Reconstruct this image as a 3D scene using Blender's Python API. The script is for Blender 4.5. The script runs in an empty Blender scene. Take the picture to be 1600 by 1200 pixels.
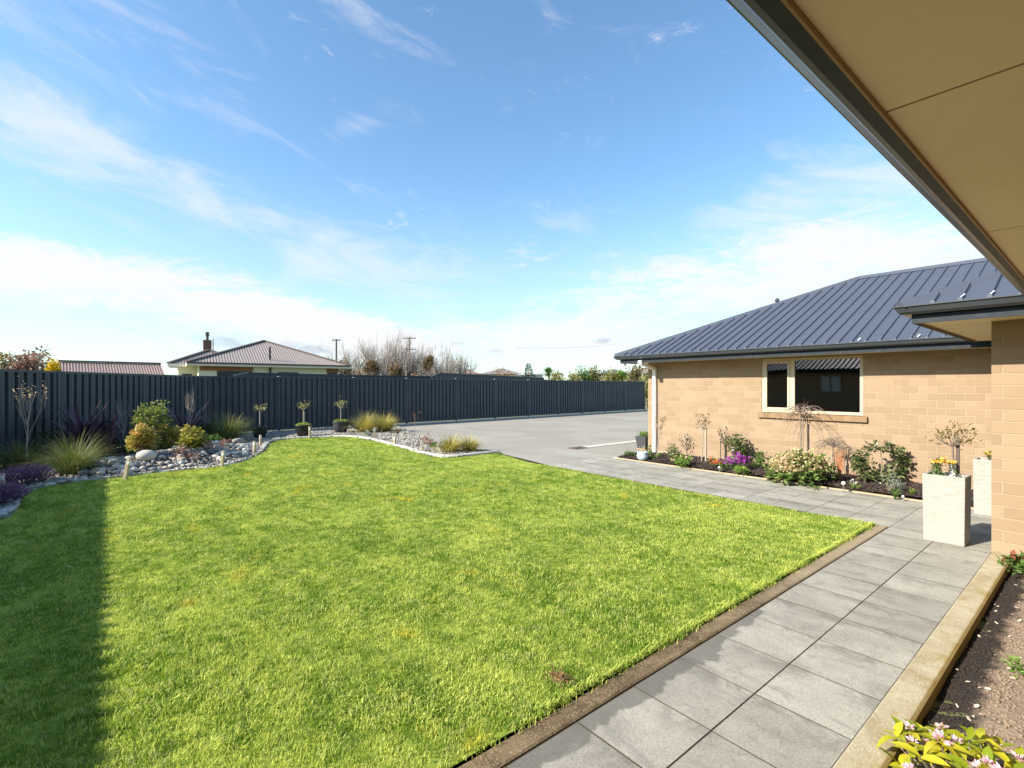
import bpy, bmesh, math, random
import numpy as np
from mathutils import Vector, Matrix, noise as mnoise

S = bpy.context.scene
COL = S.collection
PI = math.pi
RAD = math.radians

# ------------------------------------------------------------------ camera
EYE = 1.6
HEAD = math.atan(942 / 770)            # heading of the view, turned left of the path direction (+Y)
CH, SH = math.cos(HEAD), math.sin(HEAD)
cam = bpy.data.cameras.new('camera')
cam.sensor_width = 36.0
cam.lens = 36.0 * 770 / 1600
cam.shift_y = 3.5 / 1600
cam.clip_end = 3000
cam.clip_start = 0.05
co = bpy.data.objects.new('camera', cam)
co.location = (0, 0, EYE)
co.rotation_euler = (PI / 2, 0, HEAD)
COL.objects.link(co)
S.camera = co

# ------------------------------------------------------------------ sun and sky
SUN_EL, SUN_AZ = RAD(32.1), RAD(180 + 15)
sun = bpy.data.lights.new('sun', 'SUN')
sun.energy = 5.0
sun.angle = RAD(0.5)
sun.color = (1.0, 0.93, 0.81)
so = bpy.data.objects.new('sun', sun)
sdir = Vector((math.sin(SUN_AZ) * math.cos(SUN_EL), math.cos(SUN_AZ) * math.cos(SUN_EL), math.sin(SUN_EL)))
so.rotation_euler = sdir.to_track_quat('Z', 'Y').to_euler()
so.location = (0, 0, 40)
COL.objects.link(so)

S.view_settings.view_transform = 'Standard'
S.view_settings.look = 'None'
S.view_settings.exposure = 1.0
S.view_settings.gamma = 1.0
S.view_settings.use_curve_mapping = False
S.cycles.max_bounces = 8
S.cycles.diffuse_bounces = 4
S.cycles.transparent_max_bounces = 12
try:
    S.cycles.use_denoising = True
    S.cycles.denoiser = 'OPENIMAGEDENOISE'
except Exception:
    pass


class G:
    """small helper round a node tree"""
    def __init__(s, nt):
        s.t = nt

    def n(s, typ, ins=None, out=0, **props):
        nd = s.t.nodes.new(typ)
        for k, v in props.items():
            setattr(nd, k, v)
        for k, v in (ins or {}).items():
            sk = nd.inputs[k]
            if isinstance(v, bpy.types.NodeSocket):
                s.t.links.new(v, sk)
            elif hasattr(sk, 'default_value'):
                try:
                    sk.default_value = v
                except Exception:
                    sk.default_value = tuple(v) + (1.0,)
        return nd.outputs[out] if len(nd.outputs) else None

    def m(s, op, a, b=0.0, c=None, clamp=False):
        ins = {0: a, 1: b}
        if c is not None:
            ins[2] = c
        return s.n('ShaderNodeMath', ins, operation=op, use_clamp=clamp)

    def mix(s, f, a, b, blend='MIX'):
        nd = s.t.nodes.new('ShaderNodeMix')
        nd.data_type = 'RGBA'
        nd.blend_type = blend
        nd.clamp_factor = True
        for i, v in ((0, f), (6, a), (7, b)):
            if isinstance(v, bpy.types.NodeSocket):
                s.t.links.new(v, nd.inputs[i])
            elif i == 0:
                nd.inputs[0].default_value = v
            else:
                nd.inputs[i].default_value = tuple(v)[:3] + (1.0,)
        return nd.outputs[2]

    def noise(s, vec, scale, detail=4, rough=0.55, dist=0.0):
        return s.n('ShaderNodeTexNoise', {'Vector': vec, 'Scale': scale, 'Detail': detail, 'Roughness': rough, 'Distortion': dist})

    def ss(s, x, lo, hi):
        return s.n('ShaderNodeMapRange', {0: x, 1: lo, 2: hi, 3: 0.0, 4: 1.0}, interpolation_type='SMOOTHSTEP')


W = bpy.data.worlds.new('World')
S.world = W
W.use_nodes = True
W.node_tree.nodes.clear()
g = G(W.node_tree)
sky_nd = W.node_tree.nodes.new('ShaderNodeTexSky')
sky_nd.sky_type = 'NISHITA'
sky_nd.sun_disc = False
sky_nd.sun_elevation = SUN_EL
sky_nd.sun_rotation = SUN_AZ
sky_nd.altitude = 30
sky_nd.air_density = 1.0
sky_nd.dust_density = 0.6
sky_nd.ozone_density = 1.6
SKY_STRENGTH = 0.125
dirv = g.n('ShaderNodeTexCoord', out=0)
sep = W.node_tree.nodes.new('ShaderNodeSeparateXYZ')
W.node_tree.links.new(dirv, sep.inputs[0])
dx, dy, dz = sep.outputs
# azimuth measured from north-west (the bearing of the lawn's far corner), elevation in degrees
fa = g.m('ADD', g.m('MULTIPLY', dx, -SH), g.m('MULTIPLY', dy, CH))
ra = g.m('ADD', g.m('MULTIPLY', dx, CH), g.m('MULTIPLY', dy, SH))
az = g.m('MULTIPLY', g.m('ARCTAN2', ra, fa), 180 / PI)
el = g.m('MULTIPLY', g.m('ARCSINE', dz), 180 / PI)


def cloud_bank(a0, e0, sa, se, tilt, amp):
    """soft elliptical bank of cloud at azimuth a0, elevation e0 (degrees)"""
    ca, sn = math.cos(RAD(tilt)), math.sin(RAD(tilt))
    da, de = g.m('SUBTRACT', az, a0), g.m('SUBTRACT', el, e0)
    u = g.m('DIVIDE', g.m('ADD', g.m('MULTIPLY', da, ca), g.m('MULTIPLY', de, sn)), sa)
    v = g.m('DIVIDE', g.m('SUBTRACT', g.m('MULTIPLY', de, ca), g.m('MULTIPLY', da, sn)), se)
    r2 = g.m('ADD', g.m('MULTIPLY', u, u), g.m('MULTIPLY', v, v))
    return g.m('MULTIPLY', g.m('POWER', 2.718, g.m('MULTIPLY', r2, -1.0)), amp)


def addup(lst):
    r = lst[0]
    for q in lst[1:]:
        r = g.m('ADD', r, q)
    return r


ae = g.n('ShaderNodeCombineXYZ', {0: g.m('MULTIPLY', az, 0.03), 1: g.m('MULTIPLY', el, 0.09), 2: 0.0})
ae_t = g.n('ShaderNodeVectorRotate', {'Vector': ae, 'Angle': RAD(14)}, rotation_type='Z_AXIS')
n_big = g.noise(ae_t, 2.2, 7, 0.62, 0.6)
n_fine = g.noise(ae_t, 7.0, 10, 0.72, 1.6)
st = g.n('ShaderNodeCombineXYZ', {0: g.m('SUBTRACT', g.m('MULTIPLY', az, 0.045), g.m('MULTIPLY', el, 0.03)), 1: g.m('ADD', g.m('MULTIPLY', el, 0.16), g.m('MULTIPLY', az, 0.045)), 2: 3.0})
n_wisp = g.noise(st, 1.7, 9, 0.64, 0.7)
D1 = addup([
    cloud_bank(-46, 9.2, 16, 2.8, -6, 1.15),
    cloud_bank(-24, 7.0, 15, 2.5, -12, 1.2),
    cloud_bank(-6, 5.6, 13, 2.8, 0, 0.68), cloud_bank(-40, 3.4, 16, 0.9, 0, 0.5),
    cloud_bank(13, 9.5, 12, 4.4, 14, 0.68),
    cloud_bank(30, 11.5, 14, 4.6, 5, 0.78),
    cloud_bank(3, 14.6, 5, 1.8, 6, 0.45),
    cloud_bank(9, 4.5, 12, 2.6, 0, 0.5),
    cloud_bank(60, 10, 26, 7, 0, 0.7),
    cloud_bank(140, 11, 60, 6, 0, 0.55),
    cloud_bank(-120, 11, 50, 6, 0, 0.55)])
mix_n = g.m('ADD', g.m('MULTIPLY', n_big, 0.55), g.m('MULTIPLY', n_fine, 0.45))
c1 = g.ss(g.m('ADD', D1, g.m('MULTIPLY', g.m('SUBTRACT', mix_n, 0.5), 4.2)), 0.30, 1.15)
D2 = addup([
    cloud_bank(-37, 18.5, 14, 3.6, -16, 0.62),
    cloud_bank(-46, 23, 9, 5, -30, 0.35),
    cloud_bank(-17, 14.0, 12, 3.4, -14, 0.75),
    cloud_bank(-14, 35, 9, 1.6, -12, 0.36),
    cloud_bank(-18, 26.5, 4, 1.1, 24, 0.45),
    cloud_bank(6, 18.5, 4.5, 1.3, 8, 0.5),
    cloud_bank(34, 17.5, 17, 4.6, 10, 0.75),
    cloud_bank(-42, 32, 16, 6, -20, 0.30),
    cloud_bank(0, 10, 70, 7, 0, 0.15),
    cloud_bank(160, 30, 80, 12, 0, 0.25)])
c2 = g.m('MULTIPLY', g.ss(g.m('ADD', D2, g.m('MULTIPLY', g.m('SUBTRACT', n_wisp, 0.5), 2.8)), 0.14, 1.4), 0.66)
hz_w = g.m('MULTIPLY', g.n('ShaderNodeMapRange', {0: el, 1: 0.0, 2: 26.0, 3: 1.0, 4: 0.0}, interpolation_type='SMOOTHERSTEP'), 0.36)
# grey undersides of the small low cumulus
D3 = addup([cloud_bank(-30, 4.3, 3.4, 0.9, -6, 0.8), cloud_bank(-22.5, 4.0, 3.6, 1.0, -6, 0.85),
            cloud_bank(-12, 3.2, 4, 1.0, 0, 0.7), cloud_bank(10.5, 5.2, 1.5, .45, 0, 0.9), cloud_bank(9, 7.2, 1.2, .4, 0, .6),
            cloud_bank(-6.0, 4.9, 1.3, .4, 0, 0.7), cloud_bank(6, 2.2, 9, 0.7, 0, 0.55), cloud_bank(-2, 4.0, 1.6, .4, 0, .7), cloud_bank(-38, 5.6, 5, .8, -6, .45)])
c3 = g.m('MULTIPLY', g.ss(g.m('ADD', D3, g.m('MULTIPLY', g.m('SUBTRACT', n_fine, 0.5), 1.4)), 0.35, 0.95), 0.75)
skyc = g.mix(1.0, sky_nd.outputs[0], (0.86, 1.06, 1.12), 'MULTIPLY')
CW = 3.95
wc = (CW * 0.985, CW, CW * 1.02)
c_h = g.mix(hz_w, skyc, (CW * 0.84, CW * 0.92, CW * 1.0))
c_a = g.mix(c2, c_h, wc)
c_b = g.mix(c1, c_a, wc)
c_c = g.mix(c3, c_b, (CW * 0.62, CW * 0.70, CW * 0.80))
bgn = g.n('ShaderNodeBackground', {0: c_c, 1: SKY_STRENGTH})
g.n('ShaderNodeOutputWorld', {0: bgn})

# ------------------------------------------------------------------ placing helpers
def site(px, py, z=0.0):
    """ground point surveyed along the sight line through a point of the photograph"""
    d = (EYE - z) * 770 / (py - 603.5)
    a = (px - 800) / 770 * d
    return Vector((a * CH - d * SH, a * SH + d * CH, z))


def polar(a, d, z=0.0):
    """a metres to the right and d metres ahead along the viewing axis"""
    return Vector((a * CH - d * SH, a * SH + d * CH, z))


def off(px, d, z=0.0):
    return polar((px - 800) / 770 * d, d, z)


def tag(o, label=None, cat=None, group=None, kind=None):
    if label: o['label'] = label
    if cat: o['category'] = cat
    if group: o['group'] = group
    if kind: o['kind'] = kind
    return o


def thing(name, label, cat, loc=(0, 0, 0), rz=0.0, group=None):
    o = bpy.data.objects.new(name, None)
    o.empty_display_size = 0.1
    o.location = loc
    o.rotation_euler = (0, 0, rz)
    COL.objects.link(o)
    return tag(o, label, cat, group)


def put(name, me, parent=None, loc=None, rot=None, scale=None):
    o = bpy.data.objects.new(name, me)
    COL.objects.link(o)
    if parent is not None: o.parent = parent
    if loc is not None: o.location = loc
    if rot is not None: o.rotation_euler = rot
    if scale is not None: o.scale = scale
    return o


class MB:
    """collects geometry for one mesh"""
    def __init__(s, org=(0, 0, 0)):
        s.v, s.f, s.t, s.mi = [], [], [], []
        s.o = Vector(org)

    def add(s, verts, faces, tint=0.5, mi=0):
        b = len(s.v)
        s.v += [tuple(Vector(p) - s.o) for p in verts]
        s.f += [tuple(i + b for i in q) for q in faces]
        s.t += [tint] * len(verts) if not hasattr(tint, '__len__') else list(tint)
        s.mi += [mi] * len(faces)
        return s

    def box(s, x0, x1, y0, y1, z0, z1, tint=0.5, mi=0):
        P = [(x0, y0, z0), (x1, y0, z0), (x1, y1, z0), (x0, y1, z0), (x0, y0, z1), (x1, y0, z1), (x1, y1, z1), (x0, y1, z1)]
        return s.add(P, [(3, 2, 1, 0), (4, 5, 6, 7), (0, 1, 5, 4), (1, 2, 6, 5), (2, 3, 7, 6), (3, 0, 4, 7)], tint, mi)

    def bar(s, a, b, w, h, tint=0.5, mi=0, up=(0, 0, 1)):
        a, b = Vector(a), Vector(b)
        t = (b - a).normalized()
        u = Vector(up)
        r = t.cross(u)
        if r.length < 1e-4: r = t.cross(Vector((1, 0, 0)))
        r.normalize(); u = r.cross(t)
        P = []
        for c in (a, b):
            for i, j in ((-1, -1), (1, -1), (1, 1), (-1, 1)):
                P.append(c + r * (w / 2 * i) + u * (h / 2 * j))
        return s.add(P, [(3, 2, 1, 0), (4, 5, 6, 7), (0, 1, 5, 4), (1, 2, 6, 5), (2, 3, 7, 6), (3, 0, 4, 7)], tint, mi)

    def tube(s, pts, rad, n=6, tint=0.5, mi=0, cap=True):
        pts = [Vector(p) for p in pts]
        if not hasattr(rad, '__len__'): rad = [rad] * len(pts)
        V, F = [], []
        prev = None
        for i, p in enumerate(pts):
            t = (pts[min(i + 1, len(pts) - 1)] - pts[max(i - 1, 0)])
            if t.length < 1e-9: t = Vector((0, 0, 1))
            t.normalize()
            r = t.cross(Vector((0, 0, 1))) if prev is None else prev - t * prev.dot(t)
            if r.length < 1e-3: r = t.cross(Vector((1, 0, 0)))
            r.normalize(); prev = r
            q = t.cross(r)
            for k in range(n):
                a = 2 * PI * k / n
                V.append(p + r * (math.cos(a) * rad[i]) + q * (math.sin(a) * rad[i]))
        for i in range(len(pts) - 1):
            for k in range(n):
                F.append((i * n + k, i * n + (k + 1) % n, (i + 1) * n + (k + 1) % n, (i + 1) * n + k))
        if cap:
            F.append(tuple(range(n - 1, -1, -1)))
            F.append(tuple((len(pts) - 1) * n + k for k in range(n)))
        return s.add(V, F, tint, mi)

    def lathe(s, prof, n=20, c=(0, 0, 0), tint=0.5, mi=0, sq=False):
        V, F = [], []
        for r, z in prof:
            for k in range(n):
                a = 2 * PI * k / n
                V.append((c[0] + r * math.cos(a), c[1] + r * math.sin(a), c[2] + z))
        for i in range(len(prof) - 1):
            for k in range(n):
                F.append((i * n + k, i * n + (k + 1) % n, (i + 1) * n + (k + 1) % n, (i + 1) * n + k))
        F.append(tuple(range(n - 1, -1, -1)))
        F.append(tuple((len(prof) - 1) * n + k for k in range(n)))
        return s.add(V, F, tint, mi)

    def mesh(s, name, mats, smooth=False):
        me = bpy.data.meshes.new(name)
        me.from_pydata(s.v, [], s.f)
        a = me.attributes.new('tint', 'FLOAT', 'POINT')
        a.data.foreach_set('value', np.array(s.t, dtype=np.float32))
        if not isinstance(mats, (list, tuple)): mats = [mats]
        for m in mats: me.materials.append(m)
        if len(mats) > 1: me.polygons.foreach_set('material_index', s.mi)
        if smooth: me.polygons.foreach_set('use_smooth', [True] * len(s.f))
        me.update()
        return me

    def build(s, name, mats, parent=None, smooth=False, loc=None, bevel=0.0):
        o = put(name, s.mesh(name, mats, smooth), parent, loc)
        if bevel:
            md = o.modifiers.new('edge', 'BEVEL'); md.width = bevel; md.segments = 2; md.limit_method = 'ANGLE'
        return o


def poly_in(poly, P):
    x, y = P[:, 0], P[:, 1]
    ins = np.zeros(len(P), bool)
    n = len(poly)
    for i in range(n):
        x0, y0 = poly[i][0], poly[i][1]
        x1, y1 = poly[(i + 1) % n][0], poly[(i + 1) % n][1]
        c = ((y0 > y) != (y1 > y))
        with np.errstate(divide='ignore', invalid='ignore'):
            xi = (x1 - x0) * (y - y0) / (y1 - y0 + 1e-12) + x0
        ins ^= c & (x < xi)
    return ins


def sample_poly(poly, n, rng):
    A = np.array([(p[0], p[1]) for p in poly])
    lo, hi = A.min(0), A.max(0)
    out = np.zeros((0, 2))
    while len(out) < n:
        P = rng.uniform(lo, hi, (n * 2, 2))
        out = np.vstack([out, P[poly_in(poly, P)]])
    return out[:n]


def area(poly):
    a = 0
    for i in range(len(poly)):
        p, q = poly[i], poly[(i + 1) % len(poly)]
        a += p[0] * q[1] - q[0] * p[1]
    return abs(a) / 2


def smooth_path(pts, n=6):
    """Catmull-Rom through 2D points"""
    P = [Vector((p[0], p[1])) for p in pts]
    out = []
    for i in range(len(P) - 1):
        a, b, c, d = P[max(i - 1, 0)], P[i], P[i + 1], P[min(i + 2, len(P) - 1)]
        for k in range(n):
            t = k / n
            out.append(0.5 * ((2 * b) + (c - a) * t + (2 * a - 5 * b + 4 * c - d) * t * t + (3 * b - a - 3 * c + d) * t ** 3))
    out.append(P[-1])
    return out


# ------------------------------------------------------------------ materials
def new_mat(name):
    m = bpy.data.materials.new(name)
    m.use_nodes = True
    m.node_tree.nodes.clear()
    return m, G(m.node_tree)


def finish(m, g, col, rough=0.7, bump=None, bstr=0.3, bdist=0.01, spec=0.4, metal=0.0, extra=None):
    ins = {'Base Color': col, 'Roughness': rough, 'Specular IOR Level': spec, 'Metallic': metal}
    if bump is not None:
        ins['Normal'] = g.n('ShaderNodeBump', {'Height': bump, 'Strength': bstr, 'Distance': bdist})
    if extra: ins.update(extra)
    sh = g.n('ShaderNodeBsdfPrincipled', ins)
    g.n('ShaderNodeOutputMaterial', {0: sh})
    return m


def plain(name, col, rough=0.6, var=0.12, scale=6.0, bstr=0.15, spec=0.4, metal=0.0, fine=60.0, rnd=0.0, bdist=0.006):
    """one colour with mottling, fine grain and a little relief"""
    m, g = new_mat(name)
    pos = g.n('ShaderNodeNewGeometry', out=0)
    a = g.noise(pos, scale, 5, 0.6)
    b = g.noise(pos, fine, 4, 0.7)
    k = g.m('ADD', g.m('MULTIPLY', g.m('SUBTRACT', a, 0.5), var * 2.2), g.m('MULTIPLY', g.m('SUBTRACT', b, 0.5), var * 1.6))
    if rnd:
        k = g.m('ADD', k, g.m('MULTIPLY', g.m('SUBTRACT', g.n('ShaderNodeObjectInfo', out=5), 0.5), rnd))
        t = g.n('ShaderNodeAttribute', attribute_name='tint', out=2)
        k = g.m('ADD', k, g.m('MULTIPLY', g.m('SUBTRACT', t, 0.5), rnd))
    c = g.n('ShaderNodeHueSaturation', {'Value': g.m('ADD', k, 1.0), 'Color': tuple(col) + (1,)})
    return finish(m, g, c, rough, b, bstr, bdist, spec, metal)


def leafmat(name, cols, trans=0.35, gloss=0.45, rnd=0.25):
    """two-sided leaf, its own colour picked by the tint of each leaf"""
    m, g = new_mat(name)
    t = g.n('ShaderNodeAttribute', attribute_name='tint', out=2)
    t = g.m('ADD', t, g.m('MULTIPLY', g.m('SUBTRACT', g.n('ShaderNodeObjectInfo', out=5), 0.5), rnd), clamp=True)
    rp = m.node_tree.nodes.new('ShaderNodeValToRGB')
    m.node_tree.links.new(t, rp.inputs[0])
    e = rp.color_ramp.elements
    while len(e) < len(cols): e.new(0.5)
    for i, c in enumerate(cols):
        e[i].position = i / max(1, len(cols) - 1)
        e[i].color = tuple(c) + (1,)
    c = rp.outputs[0]
    p = g.n('ShaderNodeBsdfPrincipled', {'Base Color': c, 'Roughness': gloss, 'Specular IOR Level': 0.3})
    tc = g.n('ShaderNodeHueSaturation', {'Saturation': 1.1, 'Value': 1.25, 'Color': c})
    tr = g.n('ShaderNodeBsdfTranslucent', {0: tc})
    sh = g.n('ShaderNodeMixShader', {0: trans, 1: p, 2: tr})
    g.n('ShaderNodeOutputMaterial', {0: sh})
    return m


M = {}
M['asphalt'] = None


def mk_asphalt():
    m, g = new_mat('asphalt')
    pos = g.n('ShaderNodeNewGeometry', out=0)
    a = g.noise(pos, 0.5, 5, 0.6, 0.5)
    b = g.noise(pos, 90, 4, 0.7)
    st = g.n('ShaderNodeMapping', {'Vector': pos, 'Scale': (0.25, 1.6, 1)})
    s_ = g.noise(st, 0.7, 6, 0.65, 0.8)
    c = g.mix(g.ss(a, 0.3, 0.7), (0.265, 0.242, 0.20), (0.33, 0.302, 0.252))
    c = g.mix(g.m('MULTIPLY', g.ss(s_, 0.5, 0.72), 0.6), c, (0.40, 0.375, 0.33))
    blot = g.noise(pos, 1.1, 7, 0.7, 1.2)
    c = g.mix(g.m('MULTIPLY', g.ss(blot, 0.58, 0.74), 0.4), c, (0.20, 0.185, 0.16))
    c = g.mix(g.m('MULTIPLY', g.ss(b, 0.45, 0.75), 0.5), c, (0.17, 0.16, 0.145))
    return finish(m, g, c, 0.85, b, 0.35, 0.004, 0.3)


M['asphalt'] = mk_asphalt()


def W_SEP(m, pos):
    nd = m.node_tree.nodes.new('ShaderNodeSeparateXYZ')
    m.node_tree.links.new(pos, nd.inputs[0])
    return nd.outputs[1]


def mk_paver():
    m, g = new_mat('grey concrete slab')
    pos = g.n('ShaderNodeNewGeometry', out=0)
    oi = g.n('ShaderNodeObjectInfo', out=5)
    sp = g.noise(pos, 105, 3, 0.8)
    a = g.noise(pos, 2.3, 7, 0.66, 0.6)
    s2 = g.noise(g.n('ShaderNodeMapping', {'Vector': pos, 'Scale': (1.0, 3.2, 1)}), 2.0, 6, 0.65, 0.7)
    b = g.noise(pos, 170, 3, 0.75)
    v = g.n('ShaderNodeTexVoronoi', {'Vector': pos, 'Scale': 130.0})
    c = g.mix(g.ss(a, 0.3, 0.72), (0.265, 0.245, 0.20), (0.385, 0.36, 0.30))
    c = g.mix(g.m('MULTIPLY', g.ss(s2, 0.50, 0.70), 0.72), c, (0.185, 0.168, 0.138))
    c = g.mix(g.m('MULTIPLY', g.ss(sp, 0.52, 0.66), 0.7), c, (0.17, 0.16, 0.14))
    c = g.mix(g.m('MULTIPLY', g.ss(sp, 0.46, 0.33), 0.6), c, (0.44, 0.415, 0.36))
    c = g.mix(g.m('MULTIPLY', g.ss(b, 0.5, 0.8), 0.6), c, (0.19, 0.185, 0.17))
    c = g.mix(g.m('MULTIPLY', g.ss(b, 0.5, 0.28), 0.5), c, (0.46, 0.45, 0.42))
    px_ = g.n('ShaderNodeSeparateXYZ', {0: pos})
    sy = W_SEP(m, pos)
    wet = g.m('ADD', g.m('SUBTRACT', -1.52, px_), g.m('MULTIPLY', g.m('SUBTRACT', g.noise(pos, 3.1, 4, .6, .6), 0.5), 0.30))  # darker, ragged-edged patches on the slabs along the left edging
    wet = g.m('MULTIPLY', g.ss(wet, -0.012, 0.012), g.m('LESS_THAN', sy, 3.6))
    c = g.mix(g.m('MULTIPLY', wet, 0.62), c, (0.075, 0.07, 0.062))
    blot = g.m('MULTIPLY', g.ss(g.noise(pos, 6.5, 6, 0.7, 1.2), 0.56, 0.70), 0.5)
    c = g.mix(blot, c, (0.15, 0.14, 0.12))
    ob = W_SEP(m, g.n('ShaderNodeTexCoord', out=3))
    st_e = g.m('MULTIPLY', g.ss(ob, 0.02, 0.21), g.ss(g.noise(pos, 4.5, 6, 0.7, 0.8), 0.42, 0.62))
    c = g.mix(g.m('MULTIPLY', st_e, 0.55), c, (0.13, 0.118, 0.095))
    k = g.m('ADD', 0.90, g.m('MULTIPLY', oi, 0.20))
    c = g.n('ShaderNodeHueSaturation', {'Value': k, 'Color': c})
    h = g.m('ADD', g.m('MULTIPLY', b, 0.7), g.m('MULTIPLY', v, 0.5))
    return finish(m, g, c, 0.82, h, 0.3, 0.003, 0.3)


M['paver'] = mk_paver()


def mk_kerb(name, base, pale, moss, mossk, dark=0.35, speck=0.6, rim=None, fade=None):
    m, g = new_mat(name)
    pos = g.n('ShaderNodeNewGeometry', out=0)
    a = g.noise(pos, 2.6, 6, 0.65, 0.8)
    a2 = g.noise(pos, 9.0, 6, 0.65, 0.5)
    b = g.noise(pos, 120, 4, 0.75)
    v = g.n('ShaderNodeTexVoronoi', {'Vector': pos, 'Scale': 85.0})
    c = g.mix(g.ss(a, 0.32, 0.7), base, pale)
    c = g.mix(g.m('MULTIPLY', g.ss(a2, 0.48, 0.72), mossk), c, moss)
    c = g.mix(g.m('MULTIPLY', g.ss(g.m('ADD', v, g.m('MULTIPLY', g.m('SUBTRACT', g.noise(pos, 14, 4, .6), .5), .5)), 0.34, 0.14), speck), c, tuple(min(1, x * 1.7 + .05) for x in pale))
    c = g.mix(g.m('MULTIPLY', g.ss(b, 0.5, 0.75), dark), c, tuple(x * 0.45 for x in base))
    if rim or fade:
        sx = g.n('ShaderNodeSeparateXYZ', {0: pos})
    if rim:     # ochre moss along the outer arris
        c = g.mix(g.m('MULTIPLY', g.ss(g.m('ADD', sx, g.m('MULTIPLY', g.m('SUBTRACT', a2, .5), .03)), rim[0], rim[1]), 0.75), c, (0.27, 0.175, 0.03))
    if fade:    # worn paler towards the far end
        c = g.mix(g.m('MULTIPLY', g.ss(g.m('ADD', W_SEP(m, pos), g.m('MULTIPLY', g.m('SUBTRACT', a, .5), 2)), fade[0], fade[1]), 0.7), c, (0.36, 0.29, 0.19))
    h = g.m('ADD', g.m('MULTIPLY', b, 0.8), g.m('MULTIPLY', v, -0.5))
    return finish(m, g, c, 0.85, h, 0.5, 0.004, 0.25)


M['kerb'] = mk_kerb('lichened pale concrete', (0.32, 0.26, 0.155), (0.47, 0.41, 0.285), (0.29, 0.205, 0.055), 0.65, 0.45, 0.4, (-0.628, -0.604))
M['edging'] = mk_kerb('mossy brown concrete', (0.085, 0.056, 0.028), (0.20, 0.145, 0.08), (0.055, 0.038, 0.016), 0.8, 0.7, 1.0, None, (2.6, 5.6))
M['bed_edging'] = mk_kerb('pale mower strip concrete', (0.40, 0.38, 0.33), (0.52, 0.50, 0.45), (0.25, 0.24, 0.20), 0.35, 0.3)
M['strip'] = mk_kerb('pale strip concrete', (0.46, 0.43, 0.36), (0.55, 0.52, 0.45), (0.3, 0.28, 0.23), 0.3, 0.2)


def mk_brick():
    m, g = new_mat('tan concrete brick')
    pos = g.n('ShaderNodeNewGeometry', out=0)
    oi = g.n('ShaderNodeObjectInfo', out=5)
    t = g.n('ShaderNodeAttribute', attribute_name='tint', out=2)
    k = g.m('FRACT', g.m('ADD', oi, t))
    b = g.noise(pos, 140, 4, 0.7)
    a = g.noise(pos, 5.0, 5, 0.6)
    c = g.mix(k, (0.272, 0.190, 0.120), (0.33, 0.236, 0.155))
    c = g.mix(g.m('MULTIPLY', g.ss(a, 0.45, 0.75), 0.35), c, (0.345, 0.242, 0.155))
    c = g.mix(g.m('MULTIPLY', g.ss(b, 0.5, 0.8), 0.3), c, (0.24, 0.158, 0.09))
    return finish(m, g, c, 0.88, b, 0.35, 0.003, 0.2)


M['brick'] = mk_brick()
M['mortar'] = plain('cream mortar', (0.385, 0.285, 0.19), 0.9, 0.06, 8, 0.3, 0.15)


def mk_soffit():
    m, g = new_mat('tan painted soffit sheet')
    pos = g.n('ShaderNodeNewGeometry', out=0)
    a = g.noise(pos, 1.3, 5, 0.6, 0.4)
    st = g.noise(g.n('ShaderNodeMapping', {'Vector': pos, 'Scale': (5, 22, 5)}), 2.2, 5, 0.7, 0.4)
    b = g.noise(pos, 160, 3, 0.7)
    c = g.mix(g.ss(a, 0.42, 0.6), (0.77, 0.60, 0.345), (0.82, 0.655, 0.40))
    c = g.mix(g.m('MULTIPLY', g.ss(st, 0.5, 0.8), 0.22), c, (0.60, 0.46, 0.27))
    return finish(m, g, c, 0.6, g.m('ADD', st, g.m('MULTIPLY', b, .3)), 0.10, 0.004, 0.35)


M['soffit'] = mk_soffit()
M['bead'] = plain('brown timber bead', (0.33, 0.20, 0.085), 0.6, 0.2, 9)


def mk_fascia():
    m, g = new_mat('weathered grey fascia')
    pos = g.n('ShaderNodeNewGeometry', out=0)
    a = g.noise(pos, 7, 6, 0.7, 1.0)
    a2 = g.noise(g.n('ShaderNodeMapping', {'Vector': pos, 'Scale': (30, 6, 30)}), 1.5, 5, 0.7)
    c = g.mix(g.ss(a, 0.45, 0.75), (0.020, 0.026, 0.034), (0.036, 0.040, 0.046))
    c = g.mix(g.m('MULTIPLY', g.ss(a2, 0.60, 0.8), 0.4), c, (0.10, 0.082, 0.062))
    return finish(m, g, c, 0.55, a, 0.1, 0.003, 0.2)


M['fascia'] = mk_fascia()
M['gutter'] = plain('slate coated gutter steel', (0.045, 0.050, 0.056), 0.3, 0.08, 3, 0.03, 0.5)
M['roof'] = plain('slate coated roof steel', (0.066, 0.077, 0.102), 0.58, 0.07, 1.5, 0.03, 0.5)
M['screw'] = plain('zinc screw', (0.22, 0.23, 0.25), 0.35, 0.05)
M['flash'] = plain('bright flashing tape', (0.8, 0.82, 0.84), 0.4, 0.1)
M['white_pvc'] = plain('white pvc', (0.78, 0.77, 0.74), 0.35, 0.04, 3, 0.03)
M['joinery'] = plain('cream aluminium', (0.52, 0.42, 0.29), 0.4, 0.04, 3, 0.02)


def mk_glass(name, ior=1.85, dark=0.35):
    m, g = new_mat(name)
    fr = g.n('ShaderNodeFresnel', {'IOR': ior})
    gl = g.n('ShaderNodeBsdfGlossy', {0: (0.95, 0.97, 1, 1), 1: 0.004, 'Normal': g.n('ShaderNodeBump', {'Height': g.noise(g.n('ShaderNodeNewGeometry', out=0), 1.6, 1), 'Strength': 0.05, 'Distance': 0.02})})
    tr = g.n('ShaderNodeBsdfTransparent', {0: (dark, dark * 1.03, dark * 1.02, 1)})
    sh = g.n('ShaderNodeMixShader', {0: fr, 1: tr, 2: gl})
    g.n('ShaderNodeOutputMaterial', {0: sh})
    return m


M['glass'] = mk_glass('tinted window glass', 2.1)
M['room'] = plain('dim interior lining', (0.03, 0.03, 0.032), 0.9, 0.1)


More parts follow.
